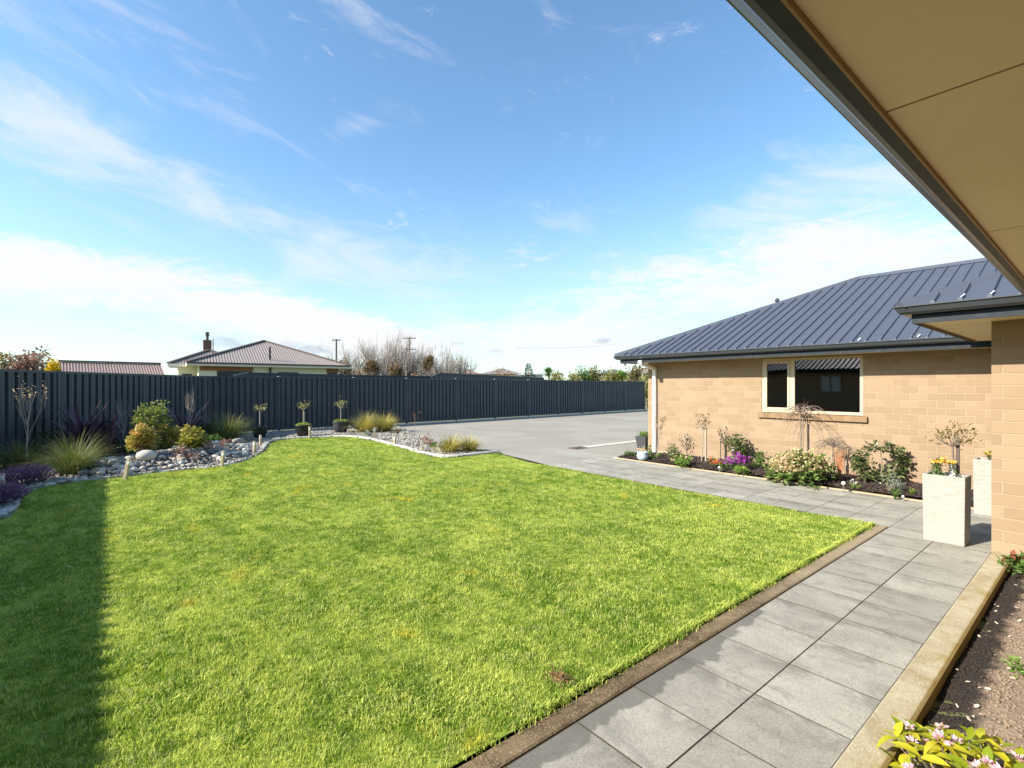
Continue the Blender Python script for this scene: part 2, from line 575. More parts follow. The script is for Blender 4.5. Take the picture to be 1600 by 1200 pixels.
def mk_fence():
    m, g = new_mat('blue black fence steel')
    pos = g.n('ShaderNodeNewGeometry', out=0)
    a = g.noise(pos, 1.2, 4, 0.6)
    d = g.noise(g.n('ShaderNodeMapping', {'Vector': pos, 'Scale': (9, 9, 1.0)}), 2.0, 5, 0.7)
    c = g.mix(g.ss(a, 0.35, 0.7), (0.042, 0.052, 0.060), (0.053, 0.064, 0.073))
    c = g.mix(g.m('MULTIPLY', g.ss(d, 0.5, 0.8), 0.25), c, (0.05, 0.06, 0.07))
    return finish(m, g, c, 0.48, a, 0.02, 0.002, 0.45)


M['fence'] = mk_fence()
M['fence_cap'] = plain('grey post cap', (0.35, 0.37, 0.38), 0.45, 0.05)


def mk_planter():
    m, g = new_mat('white ribbed fibrestone')
    pos = g.n('ShaderNodeNewGeometry', out=0)
    w = g.noise(g.n('ShaderNodeMapping', {'Vector': pos, 'Scale': (9, 9, 95)}), 1.0, 4, 0.6, 0.4)
    b = g.noise(pos, 60, 3, 0.6)
    c = g.mix(g.ss(w, 0.3, 0.7), (0.31, 0.292, 0.255), (0.40, 0.38, 0.34))
    return finish(m, g, c, 0.75, g.m('ADD', w, g.m('MULTIPLY', b, 0.2)), 0.6, 0.014, 0.3)


M['planter'] = mk_planter()
M['black_pot'] = plain('black glazed pot', (0.018, 0.019, 0.022), 0.4, 0.1)
M['grey_pot'] = plain('charcoal resin planter', (0.05, 0.052, 0.058), 0.55, 0.1)
M['blue_pot'] = plain('pale blue glazed pot', (0.42, 0.50, 0.57), 0.18, 0.15, 15)
M['soil'] = None


def mk_soil(name, dry, wet, wetx=None):
    m, g = new_mat(name)
    pos = g.n('ShaderNodeNewGeometry', out=0)
    a = g.noise(pos, 1.7, 6, 0.65, 0.8)
    b = g.noise(pos, 55, 6, 0.75)
    v = g.n('ShaderNodeTexVoronoi', {'Vector': pos, 'Scale': 38.0})
    f = g.ss(a, 0.4, 0.62)
    if wetx is not None:   # damp soil near the watered kerb, with a ragged border
        sx = g.n('ShaderNodeSeparateXYZ', {0: pos})
        e = g.m('ADD', g.m('SUBTRACT', sx, wetx), g.m('MULTIPLY', g.m('SUBTRACT', g.noise(pos, 5, 6, .7, .5), 0.5), 0.30))
        f = g.ss(e, -0.03, 0.05)
    c = g.mix(f, wet, dry)
    c = g.mix(g.m('MULTIPLY', g.ss(b, 0.5, 0.75), 0.6), c, tuple(x * 0.4 for x in wet))
    c = g.mix(g.m('MULTIPLY', g.ss(b, 0.40, 0.25), 0.5), c, tuple(min(1, x * 1.5) for x in dry))
    h = g.m('ADD', b, g.m('MULTIPLY', v, 0.5))
    return finish(m, g, c, 0.95, h, 0.8, 0.015, 0.15)


M['soil'] = mk_soil('garden soil', (0.30, 0.225, 0.16), (0.045, 0.035, 0.03), -0.46)
M['mulch'] = mk_soil('dark bark mulch', (0.042, 0.030, 0.026), (0.026, 0.019, 0.017))
M['joint'] = plain('mossy joint sand', (0.062, 0.052, 0.032), 0.95, 0.4, 9)
M['chip'] = plain('bark chip', (0.05, 0.034, 0.028), 0.9, 0.3, 20, rnd=0.9)
M['pale_chip'] = plain('pale wood chip', (0.55, 0.46, 0.36), 0.9, 0.2, 20, rnd=0.5)


def mk_turf():
    m, g = new_mat('turf')
    pos = g.n('ShaderNodeNewGeometry', out=0)
    a = g.noise(pos, 1.1, 5, 0.6, 0.4)
    b = g.noise(pos, 40, 5, 0.7)
    c = g.mix(g.ss(a, 0.3, 0.7), (0.12, 0.175, 0.02), (0.24, 0.29, 0.045))
    c = g.mix(g.m('MULTIPLY', g.ss(b, 0.5, 0.8), 0.6), c, (0.10, 0.11, 0.03))
    return finish(m, g, c, 0.95, b, 0.5, 0.01, 0.1)


M['turf'] = mk_turf()


def mk_blade():
    m, g = new_mat('mown grass blade')
    pos = g.n('ShaderNodeNewGeometry', out=0)
    oi = g.n('ShaderNodeObjectInfo', out=5)
    big = g.noise(pos, 0.55, 4, 0.6, 0.6)
    mid = g.noise(pos, 2.1, 5, 0.65, 0.8)
    row = g.noise(g.n('ShaderNodeMapping', {'Vector': pos, 'Rotation': (0, 0, RAD(-35)), 'Scale': (1.2, 5.0, 1)}), 1.1, 5, 0.6, 0.5)
    k = g.m('ADD', g.m('MULTIPLY', big, 0.28), g.m('ADD', g.m('MULTIPLY', mid, 0.36), g.m('MULTIPLY', row, 0.36)))
    k = g.m('ADD', k, g.m('MULTIPLY', g.m('SUBTRACT', oi, 0.5), 0.34))
    c = g.mix(g.ss(k, 0.39, 0.61), (0.155, 0.265, 0.022), (0.62, 0.67, 0.155))
    yel = g.m('MULTIPLY', g.ss(g.m('ADD', g.noise(pos, 1.35, 3, 0.5, 0.9), g.m('MULTIPLY', g.m('SUBTRACT', oi, .5), .1)), 0.65, 0.73), 0.75)
    c = g.mix(yel, c, (0.68, 0.58, 0.07))
    stw = g.m('MULTIPLY', g.ss(oi, 0.86, 0.95), 0.7)
    c = g.mix(stw, c, (0.50, 0.51, 0.24))
    # surface reflection mixed with translucency through the blade
    p = g.n('ShaderNodeBsdfPrincipled', {'Base Color': c, 'Roughness': 0.5, 'Specular IOR Level': 0.25})
    tr = g.n('ShaderNodeBsdfTranslucent', {0: g.n('ShaderNodeHueSaturation', {'Saturation': 1.1, 'Value': 1.2, 'Color': c})})
    sh = g.n('ShaderNodeMixShader', {0: 0.35, 1: p, 2: tr})
    g.n('ShaderNodeOutputMaterial', {0: sh})
    return m


M['blade'] = mk_blade()


def mk_pebble(name, cols):
    m, g = new_mat(name)
    oi = g.n('ShaderNodeObjectInfo', out=5)
    pos = g.n('ShaderNodeNewGeometry', out=0)
    rp = m.node_tree.nodes.new('ShaderNodeValToRGB')
    m.node_tree.links.new(oi, rp.inputs[0])
    e = rp.color_ramp.elements
    rp.color_ramp.interpolation = 'CONSTANT'
    while len(e) < len(cols): e.new(0.5)
    for i, c in enumerate(cols):
        e[i].position = i / len(cols)
        e[i].color = tuple(c) + (1,)
    a = g.noise(pos, 25, 5, 0.65)
    c = g.n('ShaderNodeHueSaturation', {'Value': g.m('ADD', 0.75, g.m('MULTIPLY', a, 0.5)), 'Color': rp.outputs[0]})
    return finish(m, g, c, 0.75, a, 0.2, 0.006, 0.3)


STONE_COLS = [(0.31, 0.285, 0.245), (0.40, 0.36, 0.30), (0.22, 0.215, 0.20), (0.44, 0.38, 0.30), (0.34, 0.29, 0.225), (0.48, 0.44, 0.37), (0.26, 0.24, 0.22), (0.38, 0.35, 0.31)]
TONES = {'pale': [(0.52, 0.48, 0.41), (0.58, 0.54, 0.47)], 'mid grey': [(0.33, 0.305, 0.27), (0.39, 0.365, 0.32)], 'dark grey': [(0.17, 0.18, 0.185), (0.23, 0.235, 0.24)], 'tan': [(0.42, 0.34, 0.25), (0.37, 0.31, 0.24)]}
M['stone'] = mk_pebble('river stone', STONE_COLS)
for _k, _v in TONES.items(): M['stone ' + _k] = mk_pebble(_k + ' river stone', _v)
M['pebble'] = mk_pebble('gravel pebble', [tuple(x * 0.92 for x in c) for c in STONE_COLS])


def mk_gravelbase():
    m, g = new_mat('grey gravel bed')
    pos = g.n('ShaderNodeNewGeometry', out=0)
    v = m.node_tree.nodes.new('ShaderNodeTexVoronoi')
    v.inputs['Scale'].default_value = 26
    m.node_tree.links.new(pos, v.inputs['Vector'])
    s_ = g.n('ShaderNodeSeparateColor', {0: v.outputs[1]})
    c = g.mix(s_, (0.17, 0.15, 0.125), (0.37, 0.33, 0.275))
    c = g.mix(g.ss(v.outputs[0], 0.35, 0.62), c, (0.06, 0.055, 0.05))
    return finish(m, g, c, 0.85, g.m('MULTIPLY', v.outputs[0], -1.0), 0.8, 0.02, 0.25)


M['gravel'] = mk_gravelbase()
M['bark'] = plain('grey brown bark', (0.17, 0.135, 0.105), 0.9, 0.3, 18, 0.4)
M['twig'] = plain('brown bare twig', (0.25, 0.19, 0.145), 0.85, 0.3, 18)
M['greytwig'] = plain('pale grey twig', (0.32, 0.275, 0.235), 0.85, 0.3, 18)
M['stake'] = plain('weathered grey timber', (0.34, 0.285, 0.215), 0.85, 0.25, 14, 0.3)
M['pale_wood'] = plain('pale treated timber', (0.46, 0.375, 0.235), 0.8, 0.18, 14, 0.3)
M['lamp_glass'] = plain('frosted lamp plastic', (0.70, 0.71, 0.66), 0.25, 0.05)
M['dark_stick'] = plain('dark bamboo stick', (0.10, 0.075, 0.06), 0.7, 0.2)
M['white_stick'] = plain('white plastic stick', (0.80, 0.78, 0.76), 0.4, 0.04)
M['steel'] = plain('brushed steel', (0.55, 0.55, 0.55), 0.3, 0.05, metal=0.8)

L = {}
L['tussock'] = leafmat('tussock blade', [(0.055, 0.085, 0.02), (0.13, 0.165, 0.045), (0.26, 0.26, 0.09), (0.62, 0.50, 0.27)], 0.3, 0.5, 0)
L['tussock_gold'] = leafmat('golden tussock blade', [(0.16, 0.17, 0.03), (0.38, 0.34, 0.08), (0.58, 0.49, 0.17), (0.74, 0.62, 0.34)], 0.3, 0.5, 0)
L['flax'] = leafmat('purple flax leaf', [(0.040, 0.022, 0.034), (0.095, 0.055, 0.075), (0.23, 0.14, 0.16)], 0.15, 0.28, 0.5)
L['heather'] = leafmat('purple heather sprig', [(0.05, 0.045, 0.04), (0.10, 0.05, 0.10), (0.17, 0.08, 0.165), (0.24, 0.14, 0.22)], 0.25, 0.6, 0)
L['nandina'] = leafmat('nandina leaf', [(0.10, 0.14, 0.025), (0.34, 0.33, 0.065), (0.62, 0.47, 0.15), (0.58, 0.29, 0.16)], 0.4, 0.4, 0)
L['nandina_green'] = leafmat('green nandina leaf', [(0.07, 0.12, 0.02), (0.20, 0.24, 0.05), (0.40, 0.38, 0.13)], 0.4, 0.4, 0)
L['dark_green'] = leafmat('dark green leaf', [(0.02, 0.04, 0.012), (0.045, 0.08, 0.02), (0.07, 0.12, 0.03)], 0.25, 0.4, 0)
L['mid_green'] = leafmat('mid green leaf', [(0.05, 0.10, 0.02), (0.10, 0.18, 0.035), (0.20, 0.28, 0.07)], 0.35, 0.4, 0)
L['fresh_green'] = leafmat('fresh green leaf', [(0.10, 0.19, 0.03), (0.18, 0.30, 0.05), (0.32, 0.40, 0.10)], 0.4, 0.4, 0)
L['rose'] = leafmat('young rose leaf', [(0.10, 0.11, 0.03), (0.25, 0.17, 0.07), (0.37, 0.27, 0.12)], 0.35, 0.45, 0)
L['camellia'] = leafmat('glossy camellia leaf', [(0.045, 0.075, 0.02), (0.11, 0.15, 0.05), (0.24, 0.25, 0.11)], 0.2, 0.28, 0)
L['bergenia'] = leafmat('big shrub leaf', [(0.07, 0.14, 0.03), (0.13, 0.21, 0.05), (0.22, 0.28, 0.08)], 0.3, 0.35, 0.5)
L['hydrangea'] = leafmat('faded cream flower head', [(0.30, 0.30, 0.09), (0.56, 0.46, 0.21), (0.68, 0.52, 0.33), (0.66, 0.43, 0.36)], 0.3, 0.6, 0)
L['purple'] = leafmat('magenta petal', [(0.26, 0.03, 0.30), (0.40, 0.05, 0.43), (0.52, 0.12, 0.50)], 0.3, 0.5, 0)
L['orange'] = leafmat('orange petal', [(0.50, 0.10, 0.03), (0.68, 0.16, 0.04), (0.75, 0.35, 0.14)], 0.3, 0.5, 0)
L['yellow'] = leafmat('yellow petal', [(0.70, 0.42, 0.03), (0.80, 0.55, 0.08), (0.82, 0.66, 0.25)], 0.3, 0.5, 0)
L['gorse'] = leafmat('gorse flower', [(0.20, 0.19, 0.03), (0.55, 0.38, 0.01), (0.72, 0.52, 0.02)], 0.3, 0.6, 0)
L['olive'] = leafmat('olive brown leaf', [(0.08, 0.08, 0.03), (0.18, 0.15, 0.06), (0.30, 0.22, 0.09)], 0.3, 0.5, 0)
L['dry'] = leafmat('dry brown leaf', [(0.15, 0.085, 0.04), (0.24, 0.135, 0.06), (0.32, 0.20, 0.10)], 0.25, 0.6, 0)
L['clipped'] = leafmat('clipped brown leaf', [(0.13, 0.085, 0.045), (0.21, 0.14, 0.075), (0.28, 0.20, 0.12)], 0.2, 0.6, 0)
L['pinkish'] = leafmat('dusty pink twig', [(0.20, 0.12, 0.09), (0.33, 0.20, 0.16), (0.42, 0.29, 0.22)], 0.25, 0.6, 0)
L['sand_green'] = leafmat('sandy green leaf', [(0.13, 0.14, 0.04), (0.28, 0.27, 0.09), (0.45, 0.42, 0.20)], 0.3, 0.5, 0)
L['silver'] = leafmat('silver green leaf', [(0.16, 0.20, 0.13), (0.26, 0.30, 0.22), (0.42, 0.44, 0.38)], 0.3, 0.6, 0)
L['red'] = leafmat('red bronze leaf', [(0.15, 0.05, 0.03), (0.30, 0.10, 0.05), (0.38, 0.22, 0.11)], 0.3, 0.5, 0)
L['succulent'] = leafmat('dusky red rosette', [(0.20, 0.09, 0.075), (0.36, 0.19, 0.16), (0.48, 0.33, 0.27)], 0.15, 0.5, 0)
L['coral'] = leafmat('coral orange twig', [(0.50, 0.19, 0.08), (0.62, 0.27, 0.13), (0.70, 0.38, 0.22)], 0.2, 0.6, 0)
L['daphne'] = leafmat('yellow edged leaf', [(0.24, 0.30, 0.02), (0.44, 0.44, 0.03), (0.62, 0.54, 0.04)], 0.4, 0.3, 0.8)
L['pink'] = leafmat('pale pink petal', [(0.62, 0.28, 0.40), (0.74, 0.50, 0.56), (0.80, 0.70, 0.70)], 0.3, 0.5, 0)
L['white'] = leafmat('white petal', [(0.70, 0.70, 0.62), (0.78, 0.78, 0.74)], 0.3, 0.5, 0)
L['moss'] = leafmat('moss top', [(0.16, 0.24, 0.03), (0.27, 0.36, 0.05), (0.42, 0.48, 0.10)], 0.3, 0.7, 0)
L['conifer'] = leafmat('conifer needle', [(0.02, 0.045, 0.02), (0.04, 0.075, 0.035), (0.07, 0.11, 0.05)], 0.15, 0.6, 0)

# ------------------------------------------------------------------ plant generators
def leaves(mb, rng, P, size, aspect=0.45, updir=0.4, out=None, outk=0.6, tint=None, fold=0.18, droop=0.0, mi=0):
    """one small folded leaf at each point of P"""
    n = len(P)
    P = np.asarray(P)
    d = rng.normal(size=(n, 3))
    d[:, 2] = np.abs(d[:, 2]) * updir - droop
    if out is not None:
        d += np.asarray(out) * outk * 2
    d /= np.linalg.norm(d, axis=1)[:, None] + 1e-9
    r = np.cross(d, rng.normal(size=(n, 3)) * 0.5 + np.array([0, 0, 1.0]))
    r /= np.linalg.norm(r, axis=1)[:, None] + 1e-9
    u = np.cross(r, d)
    L_ = size * rng.uniform(0.65, 1.3, n)[:, None]
    w = L_ * aspect * 0.5
    V = np.empty((n, 4, 3))
    V[:, 0] = P
    V[:, 1] = P + d * L_ * 0.5 + r * w + u * w * fold * 2
    V[:, 2] = P + d * L_ - u * L_ * 0.06
    V[:, 3] = P + d * L_ * 0.5 - r * w + u * w * fold * 2
    if tint is None: tint = rng.uniform(0, 1, n)
    b = len(mb.v)
    o = np.array(mb.o)
    mb.v += list(map(tuple, (V.reshape(-1, 3) - o)))
    for i in range(n):
        k = b + 4 * i
        mb.f.append((k, k + 1, k + 2)); mb.f.append((k, k + 2, k + 3))
    mb.t += list(np.repeat(np.clip(tint, 0, 1), 4))
    mb.mi += [mi] * (2 * n)


def clump_points(rng, n, r, h, z0=0.0, clumps=9, shell=0.5):
    """points gathered in clumps through a dome of radius r and height h"""
    C = []
    for _ in range(clumps):
        a, q = rng.uniform(0, 2 * PI), math.sqrt(rng.uniform(0, 1))
        zz = rng.uniform(0.25, 1.0)
        k = math.sqrt(max(0.05, 1 - (zz - 0.35) ** 2 / 0.6))
        C.append((math.cos(a) * q * r * k, math.sin(a) * q * r * k, z0 + h * zz * (1 - 0.35 * q * q)))
    C = np.array(C)
    idx = rng.integers(0, clumps, n)
    v = rng.normal(size=(n, 3))
    v /= np.linalg.norm(v, axis=1)[:, None]
    v *= (rng.uniform(0, 1, n) ** shell)[:, None]
    P = C[idx] + v * np.array([r * 0.42, r * 0.42, h * 0.28])
    P[:, 2] = np.maximum(P[:, 2], z0 + 0.01)
    return P, v, C


def shrub(name, label, loc, r, h, mat, n=400, leaf=0.05, seed=1, cat='shrub', group=None, clumps=9, aspect=0.45,
          stemmat=None, tintbias=None, z0=0.0, flowers=None, updir=0.4, stems=True):
    rng = np.random.default_rng(seed)
    n = int(n * 1.6)
    t = thing(name, label, cat, loc, 0, group)
    P, v, C = clump_points(rng, n, r, h, z0, clumps)
    tint = np.clip(0.30 * (P[:, 2] - z0) / h + rng.normal(0.28, 0.22, n), 0, 1)
    if tintbias is not None: tint = np.clip(tint + tintbias, 0, 1)
    mb = MB()
    leaves(mb, rng, P, leaf, aspect, updir, v, 0.5, tint)
    mb.build('foliage', mat, t)
    if stems:
        sb = MB()
        for c in C:
            m_ = Vector((c[0] * 0.35, c[1] * 0.35, c[2] * 0.55))
            sb.tube([(c[0] * 0.05, c[1] * 0.05, -0.03), m_, c], [0.012 * h + .003, 0.008 * h + .002, 0.003], 4)
        sb.build('stems', stemmat or M['twig'], t)
    if flowers:
        fm, fn, fs, fz = flowers
        fb = MB()
        Q, v2, _ = clump_points(rng, fn, r * 0.95, h, z0, max(5, clumps), 0.25)
        Q[:, 2] = np.maximum(Q[:, 2], z0 + h * fz) + rng.uniform(0, .12, fn) * h
        leaves(fb, rng, Q, fs, 0.8, 0.9, v2, 0.3)
        fb.build('flowers', fm, t)
    return t


def tussock(loc, r, h, label, mat, seed, n=750, group='tussock grasses', w=0.007):
    rng = np.random.default_rng(seed)
    mb = MB()
    for i in range(n):
        a = rng.uniform(0, 2 * PI)
        q = math.sqrt(rng.uniform(0, 1))
        b0 = np.array([math.cos(a) * q * r * 0.34, math.sin(a) * q * r * 0.34, -0.02])
        lean = (0.08 + 1.75 * q * rng.uniform(0.6, 1.1))
        Ln = h * rng.uniform(0.75, 1.25) * (1.05 - .1 * q)
        a2 = a + rng.normal(0, 0.35)
        dirv_ = np.array([math.cos(a2), math.sin(a2)])
        pts = []
        ang = lean * 0.45
        p = b0.copy()
        k = 5
        droop = rng.uniform(0.12, 0.50) * (0.35 + q)
        for j in range(k):
            pts.append(p.copy())
            st_ = Ln / (k - 1)
            p = p + np.array([dirv_[0] * math.sin(ang), dirv_[1] * math.sin(ang), math.cos(ang)]) * st_
            ang += droop
            if p[2] < 0.015: p[2] = 0.015
        sidev = np.array([-dirv_[1], dirv_[0], 0]) * w * 0.5
        V, ww = [], [1, 0.95, 0.8, 0.5]
        for j in range(k - 1):
            V += [pts[j] - sidev * ww[j], pts[j] + sidev * ww[j]]
        V.append(pts[-1])
        tb = min(1, max(0, rng.normal(0.33, 0.22)))
        T = []
        for j in range(k - 1): T += [min(1, tb * 0.8 + 0.06 * j)] * 2
        T.append(min(1, tb + 0.35))
        F = [(2 * j, 2 * j + 1, 2 * j + 3, 2 * j + 2) for j in range(k - 2)] + [(2 * k - 4, 2 * k - 3, 2 * k - 2)]
        mb.add(V, F, T)
    o = mb.build('tussock_grass', mat, None, loc=loc)
    return tag(o, label, 'grass clump', group)


def branch(mb, rng, p, d, ln, r, lev, maxlev, spread, upk, tips, nseg=3, kids=(2, 4), n=4, shrink=0.68, gn=0.18):
    pts, rads = [Vector(p)], [r]
    q, dd = Vector(p), Vector(d).normalized()
    for i in range(nseg):
        dd = (dd + Vector(rng.normal(0, gn, 3)) + Vector((0, 0, upk * 0.25))).normalized()
        q = q + dd * (ln / nseg)
        pts.append(q.copy()); rads.append(r * (1 - 0.5 * (i + 1) / nseg))
    mb.tube(pts, rads, n if lev < 2 else 3, cap=False)
    if lev >= maxlev:
        tips.append((pts[-1], dd.copy()))
        return
    for _ in range(int(rng.integers(kids[0], kids[1] + 1))):
        t = rng.uniform(0.35, 1.0)
        i = min(nseg - 1, int(t * nseg))
        b = pts[i].lerp(pts[i + 1], t * nseg - i)
        nd = (dd + Vector(rng.normal(0, spread, 3)) + Vector((0, 0, upk * 0.3))).normalized()
        branch(mb, rng, b, nd, ln * shrink * rng.uniform(0.75, 1.15), rads[i] * 0.62, lev + 1, maxlev, spread, upk, tips, nseg, kids, n, shrink, gn)
    tips.append((pts[-1], dd.copy()))


def bare_tree(label, loc, h, spread, seed, name='bare_tree', group=None, stems=5, lev=3, mat='greytwig', r=0.06, kids=(3, 5), cat='tree', upk=1.0, lean=0.45):
    rng = np.random.default_rng(seed)
    t = thing(name, label, cat, loc, 0, group)
    tb, cb, tips = MB(), MB(), []
    tb.tube([(0, 0, -0.2), (0, 0, h * 0.06), (0.02, 0.03, h * 0.14)], [r * 1.9, r * 1.6, r * 1.4], 6)
    for i in range(stems):
        a = 2 * PI * i / stems + rng.uniform(-.4, .4)
        q = rng.uniform(0.4, 1.0)
        d = Vector((math.cos(a) * spread * q * lean, math.sin(a) * spread * q * lean, h * 0.5))
        branch(cb, rng, (0, 0, h * 0.08), d, h * rng.uniform(0.40, 0.52), r, 0, lev, 0.42, upk, tips, 3, kids, 4, 0.62)
    tb.build('trunk', M['bark'], t)
    cb.build('crown', M[mat], t)
    return t, tips


def leafy_tree(name, label, loc, h, r, mat, n, leaf, seed, group=None, cat='tree', clumps=16, z0=None, trunk_r=0.08):
    rng = np.random.default_rng(seed)
    t = thing(name, label, cat, loc, 0, group)
    z0 = h * 0.25 if z0 is None else z0
    P, v, C = clump_points(rng, n, r, h - z0, z0, clumps, 0.5)
    mb = MB()
    tint = np.clip(0.35 * (P[:, 2] - z0) / (h - z0) + rng.normal(0.25, 0.2, n), 0, 1)
    leaves(mb, rng, P, leaf, 0.55, 0.4, v, 0.5, tint)
    mb.build('crown', mat, t)
    tb = MB()
    tb.tube([(0, 0, -0.2), (0.03, 0, z0 * 0.6), (0, 0.04, z0 + (h - z0) * 0.5)], [trunk_r, trunk_r * 0.8, trunk_r * 0.4], 6)
    for c in C[:10]:
        tb.tube([(0.02, 0, z0 * 0.8), (c[0] * .5, c[1] * .5, c[2] * .75 + z0 * .1), c], [trunk_r * 0.5, trunk_r * .3, trunk_r * 0.12], 4)
    tb.build('trunk', M['bark'], t)
    return t


def scatter(name, pts, rotz, scl, protos, kind='stuff', tilt=None):
    """one object of many instanced pieces (grass tufts, pebbles, chips)"""
    me = bpy.data.meshes.new(name)
    me.from_pydata([tuple(p) for p in pts], [], [])
    n = len(pts)
    R = np.zeros((n, 3), np.float32)
    R[:, 2] = rotz
    if tilt is not None: R[:, :2] = tilt
    a = me.attributes.new('rot', 'FLOAT_VECTOR', 'POINT'); a.data.foreach_set('vector', R.ravel())
    a = me.attributes.new('scl', 'FLOAT', 'POINT'); a.data.foreach_set('value', np.asarray(scl, np.float32))
    o = put(name, me)
    nt = bpy.data.node_groups.new(name + ' nodes', 'GeometryNodeTree')
    nt.interface.new_socket('Geometry', in_out='INPUT', socket_type='NodeSocketGeometry')
    nt.interface.new_socket('Geometry', in_out='OUTPUT', socket_type='NodeSocketGeometry')
    N, K = nt.nodes, nt.links
    gi, go = N.new('NodeGroupInput'), N.new('NodeGroupOutput')
    jn = N.new('GeometryNodeJoinGeometry')
    for p in protos:
        oi = N.new('GeometryNodeObjectInfo')
        oi.inputs[0].default_value = p
        oi.inputs['As Instance'].default_value = True
        K.new(oi.outputs['Geometry'], jn.inputs[0])
    ip = N.new('GeometryNodeInstanceOnPoints')
    ip.inputs['Pick Instance'].default_value = True
    ar, asx = N.new('GeometryNodeInputNamedAttribute'), N.new('GeometryNodeInputNamedAttribute')
    ar.data_type = 'FLOAT_VECTOR'; ar.inputs[0].default_value = 'rot'
    asx.data_type = 'FLOAT'; asx.inputs[0].default_value = 'scl'
    e2r = N.new('FunctionNodeEulerToRotation')
    K.new(ar.outputs[0], e2r.inputs[0])
    K.new(gi.outputs[0], ip.inputs['Points'])
    K.new(jn.outputs[0], ip.inputs['Instance'])
    K.new(e2r.outputs[0], ip.inputs['Rotation'])
    K.new(asx.outputs[0], ip.inputs['Scale'])
    K.new(ip.outputs[0], go.inputs[0])
    md = o.modifiers.new('scatter', 'NODES')
    md.node_group = nt
    o['kind'] = kind
    return o


def proto(name, me):
    return bpy.data.objects.new(name, me)          # a source piece, never linked to the scene itself


def stone_mesh(seed, sub=2, flat=0.62, mat=None):
    bm = bmesh.new()
    bmesh.ops.create_icosphere(bm, subdivisions=sub, radius=0.5)
    rng = random.Random(seed)
    o = Vector((rng.uniform(0, 50), rng.uniform(0, 50), rng.uniform(0, 50)))
    sx, sy = rng.uniform(0.95, 1.25), rng.uniform(0.7, 0.95)
    for v in bm.verts:
        k = 1 + 0.22 * mnoise.noise(v.co * 1.7 + o)
        v.co = Vector((v.co.x * sx * k, v.co.y * sy * k, v.co.z * flat * k))
    me = bpy.data.meshes.new('river_stone')
    bm.to_mesh(me); bm.free()
    me.polygons.foreach_set('use_smooth', [True] * len(me.polygons))
    me.materials.append(mat or M['stone'])
    return me


def sheet(name, poly, z, mat, kind='structure', thick=None):
    me = bpy.data.meshes.new(name)
    bm = bmesh.new()
    vs = [bm.verts.new((p[0], p[1], z)) for p in poly]
    f = bm.faces.new(vs)
    if f.normal.z < 0: f.normal_flip()
    bmesh.ops.triangulate(bm, faces=[f])
    for f in bm.faces:
        f.normal_update()
        if f.normal.z < 0: f.normal_flip()
    bm.to_mesh(me); bm.free()
    me.materials.append(mat)
    o = put(name, me)
    if kind: o['kind'] = kind
    return o


def rough_sheet(name, poly, step, fn, mat, kind='structure'):
    """a lumpy ground sheet clipped to a polygon; fn(x, y) gives its height"""
    A = np.array([(p[0], p[1]) for p in poly])
    lo, hi = A.min(0), A.max(0)
    nx, ny = int((hi[0] - lo[0]) / step) + 1, int((hi[1] - lo[1]) / step) + 1
    xs, ys = np.linspace(lo[0], hi[0], nx), np.linspace(lo[1], hi[1], ny)
    V = [(x, y, fn(x, y)) for y in ys for x in xs]
    cx, cy = (xs[:-1] + xs[1:]) / 2, (ys[:-1] + ys[1:]) / 2
    C = np.array([(x, y) for y in cy for x in cx])
    ins = poly_in(poly, C)
    F = []
    for k, ok in enumerate(ins):
        if ok:
            j, i = divmod(k, nx - 1)
            a = j * nx + i
            F.append((a, a + 1, a + nx + 1, a + nx))
    me = bpy.data.meshes.new(name)
    me.from_pydata(V, [], F)
    bm = bmesh.new(); bm.from_mesh(me)
    bmesh.ops.delete(bm, geom=[v for v in bm.verts if not v.link_faces], context='VERTS')
    bm.to_mesh(me); bm.free()
    me.polygons.foreach_set('use_smooth', [True] * len(me.polygons))
    me.materials.append(mat)
    o = put(name, me)
    o['kind'] = kind
    return o


def sweep(name, path, prof, mat, parent=None, closed_prof=True, bevel=0.0, smooth=False, z=0.0):
    """mitred sweep of a (offset to the right, height) profile along a plan polyline"""
    P = [Vector((p[0], p[1])) for p in path]
    V, F = [], []
    n = len(prof)
    for i, p in enumerate(P):
        t0 = (P[i] - P[i - 1]).normalized() if i else (P[1] - P[0]).normalized()
        t1 = (P[i + 1] - P[i]).normalized() if i < len(P) - 1 else t0
        n0, n1 = Vector((t0.y, -t0.x)), Vector((t1.y, -t1.x))
        m_ = (n0 + n1)
        m_ = m_ / max(0.3, m_.dot(n0))
        for o_, h in prof:
            V.append((p.x + m_.x * o_, p.y + m_.y * o_, z + h))
    for i in range(len(P) - 1):
        for k in range(n if closed_prof else n - 1):
            F.append((i * n + k, i * n + (k + 1) % n, (i + 1) * n + (k + 1) % n, (i + 1) * n + k))
    if closed_prof:
        F.append(tuple(range(n - 1, -1, -1))); F.append(tuple((len(P) - 1) * n + k for k in range(n)))
    mb = MB(); mb.add(V, F)
    o = mb.build(name, mat, parent, smooth)
    me = o.data
    bm = bmesh.new(); bm.from_mesh(me)
    bmesh.ops.recalc_face_normals(bm, faces=bm.faces)
    bm.to_mesh(me); bm.free()
    if bevel:
        md = o.modifiers.new('edge', 'BEVEL'); md.width = bevel; md.segments = 2; md.limit_method = 'ANGLE'
    return o


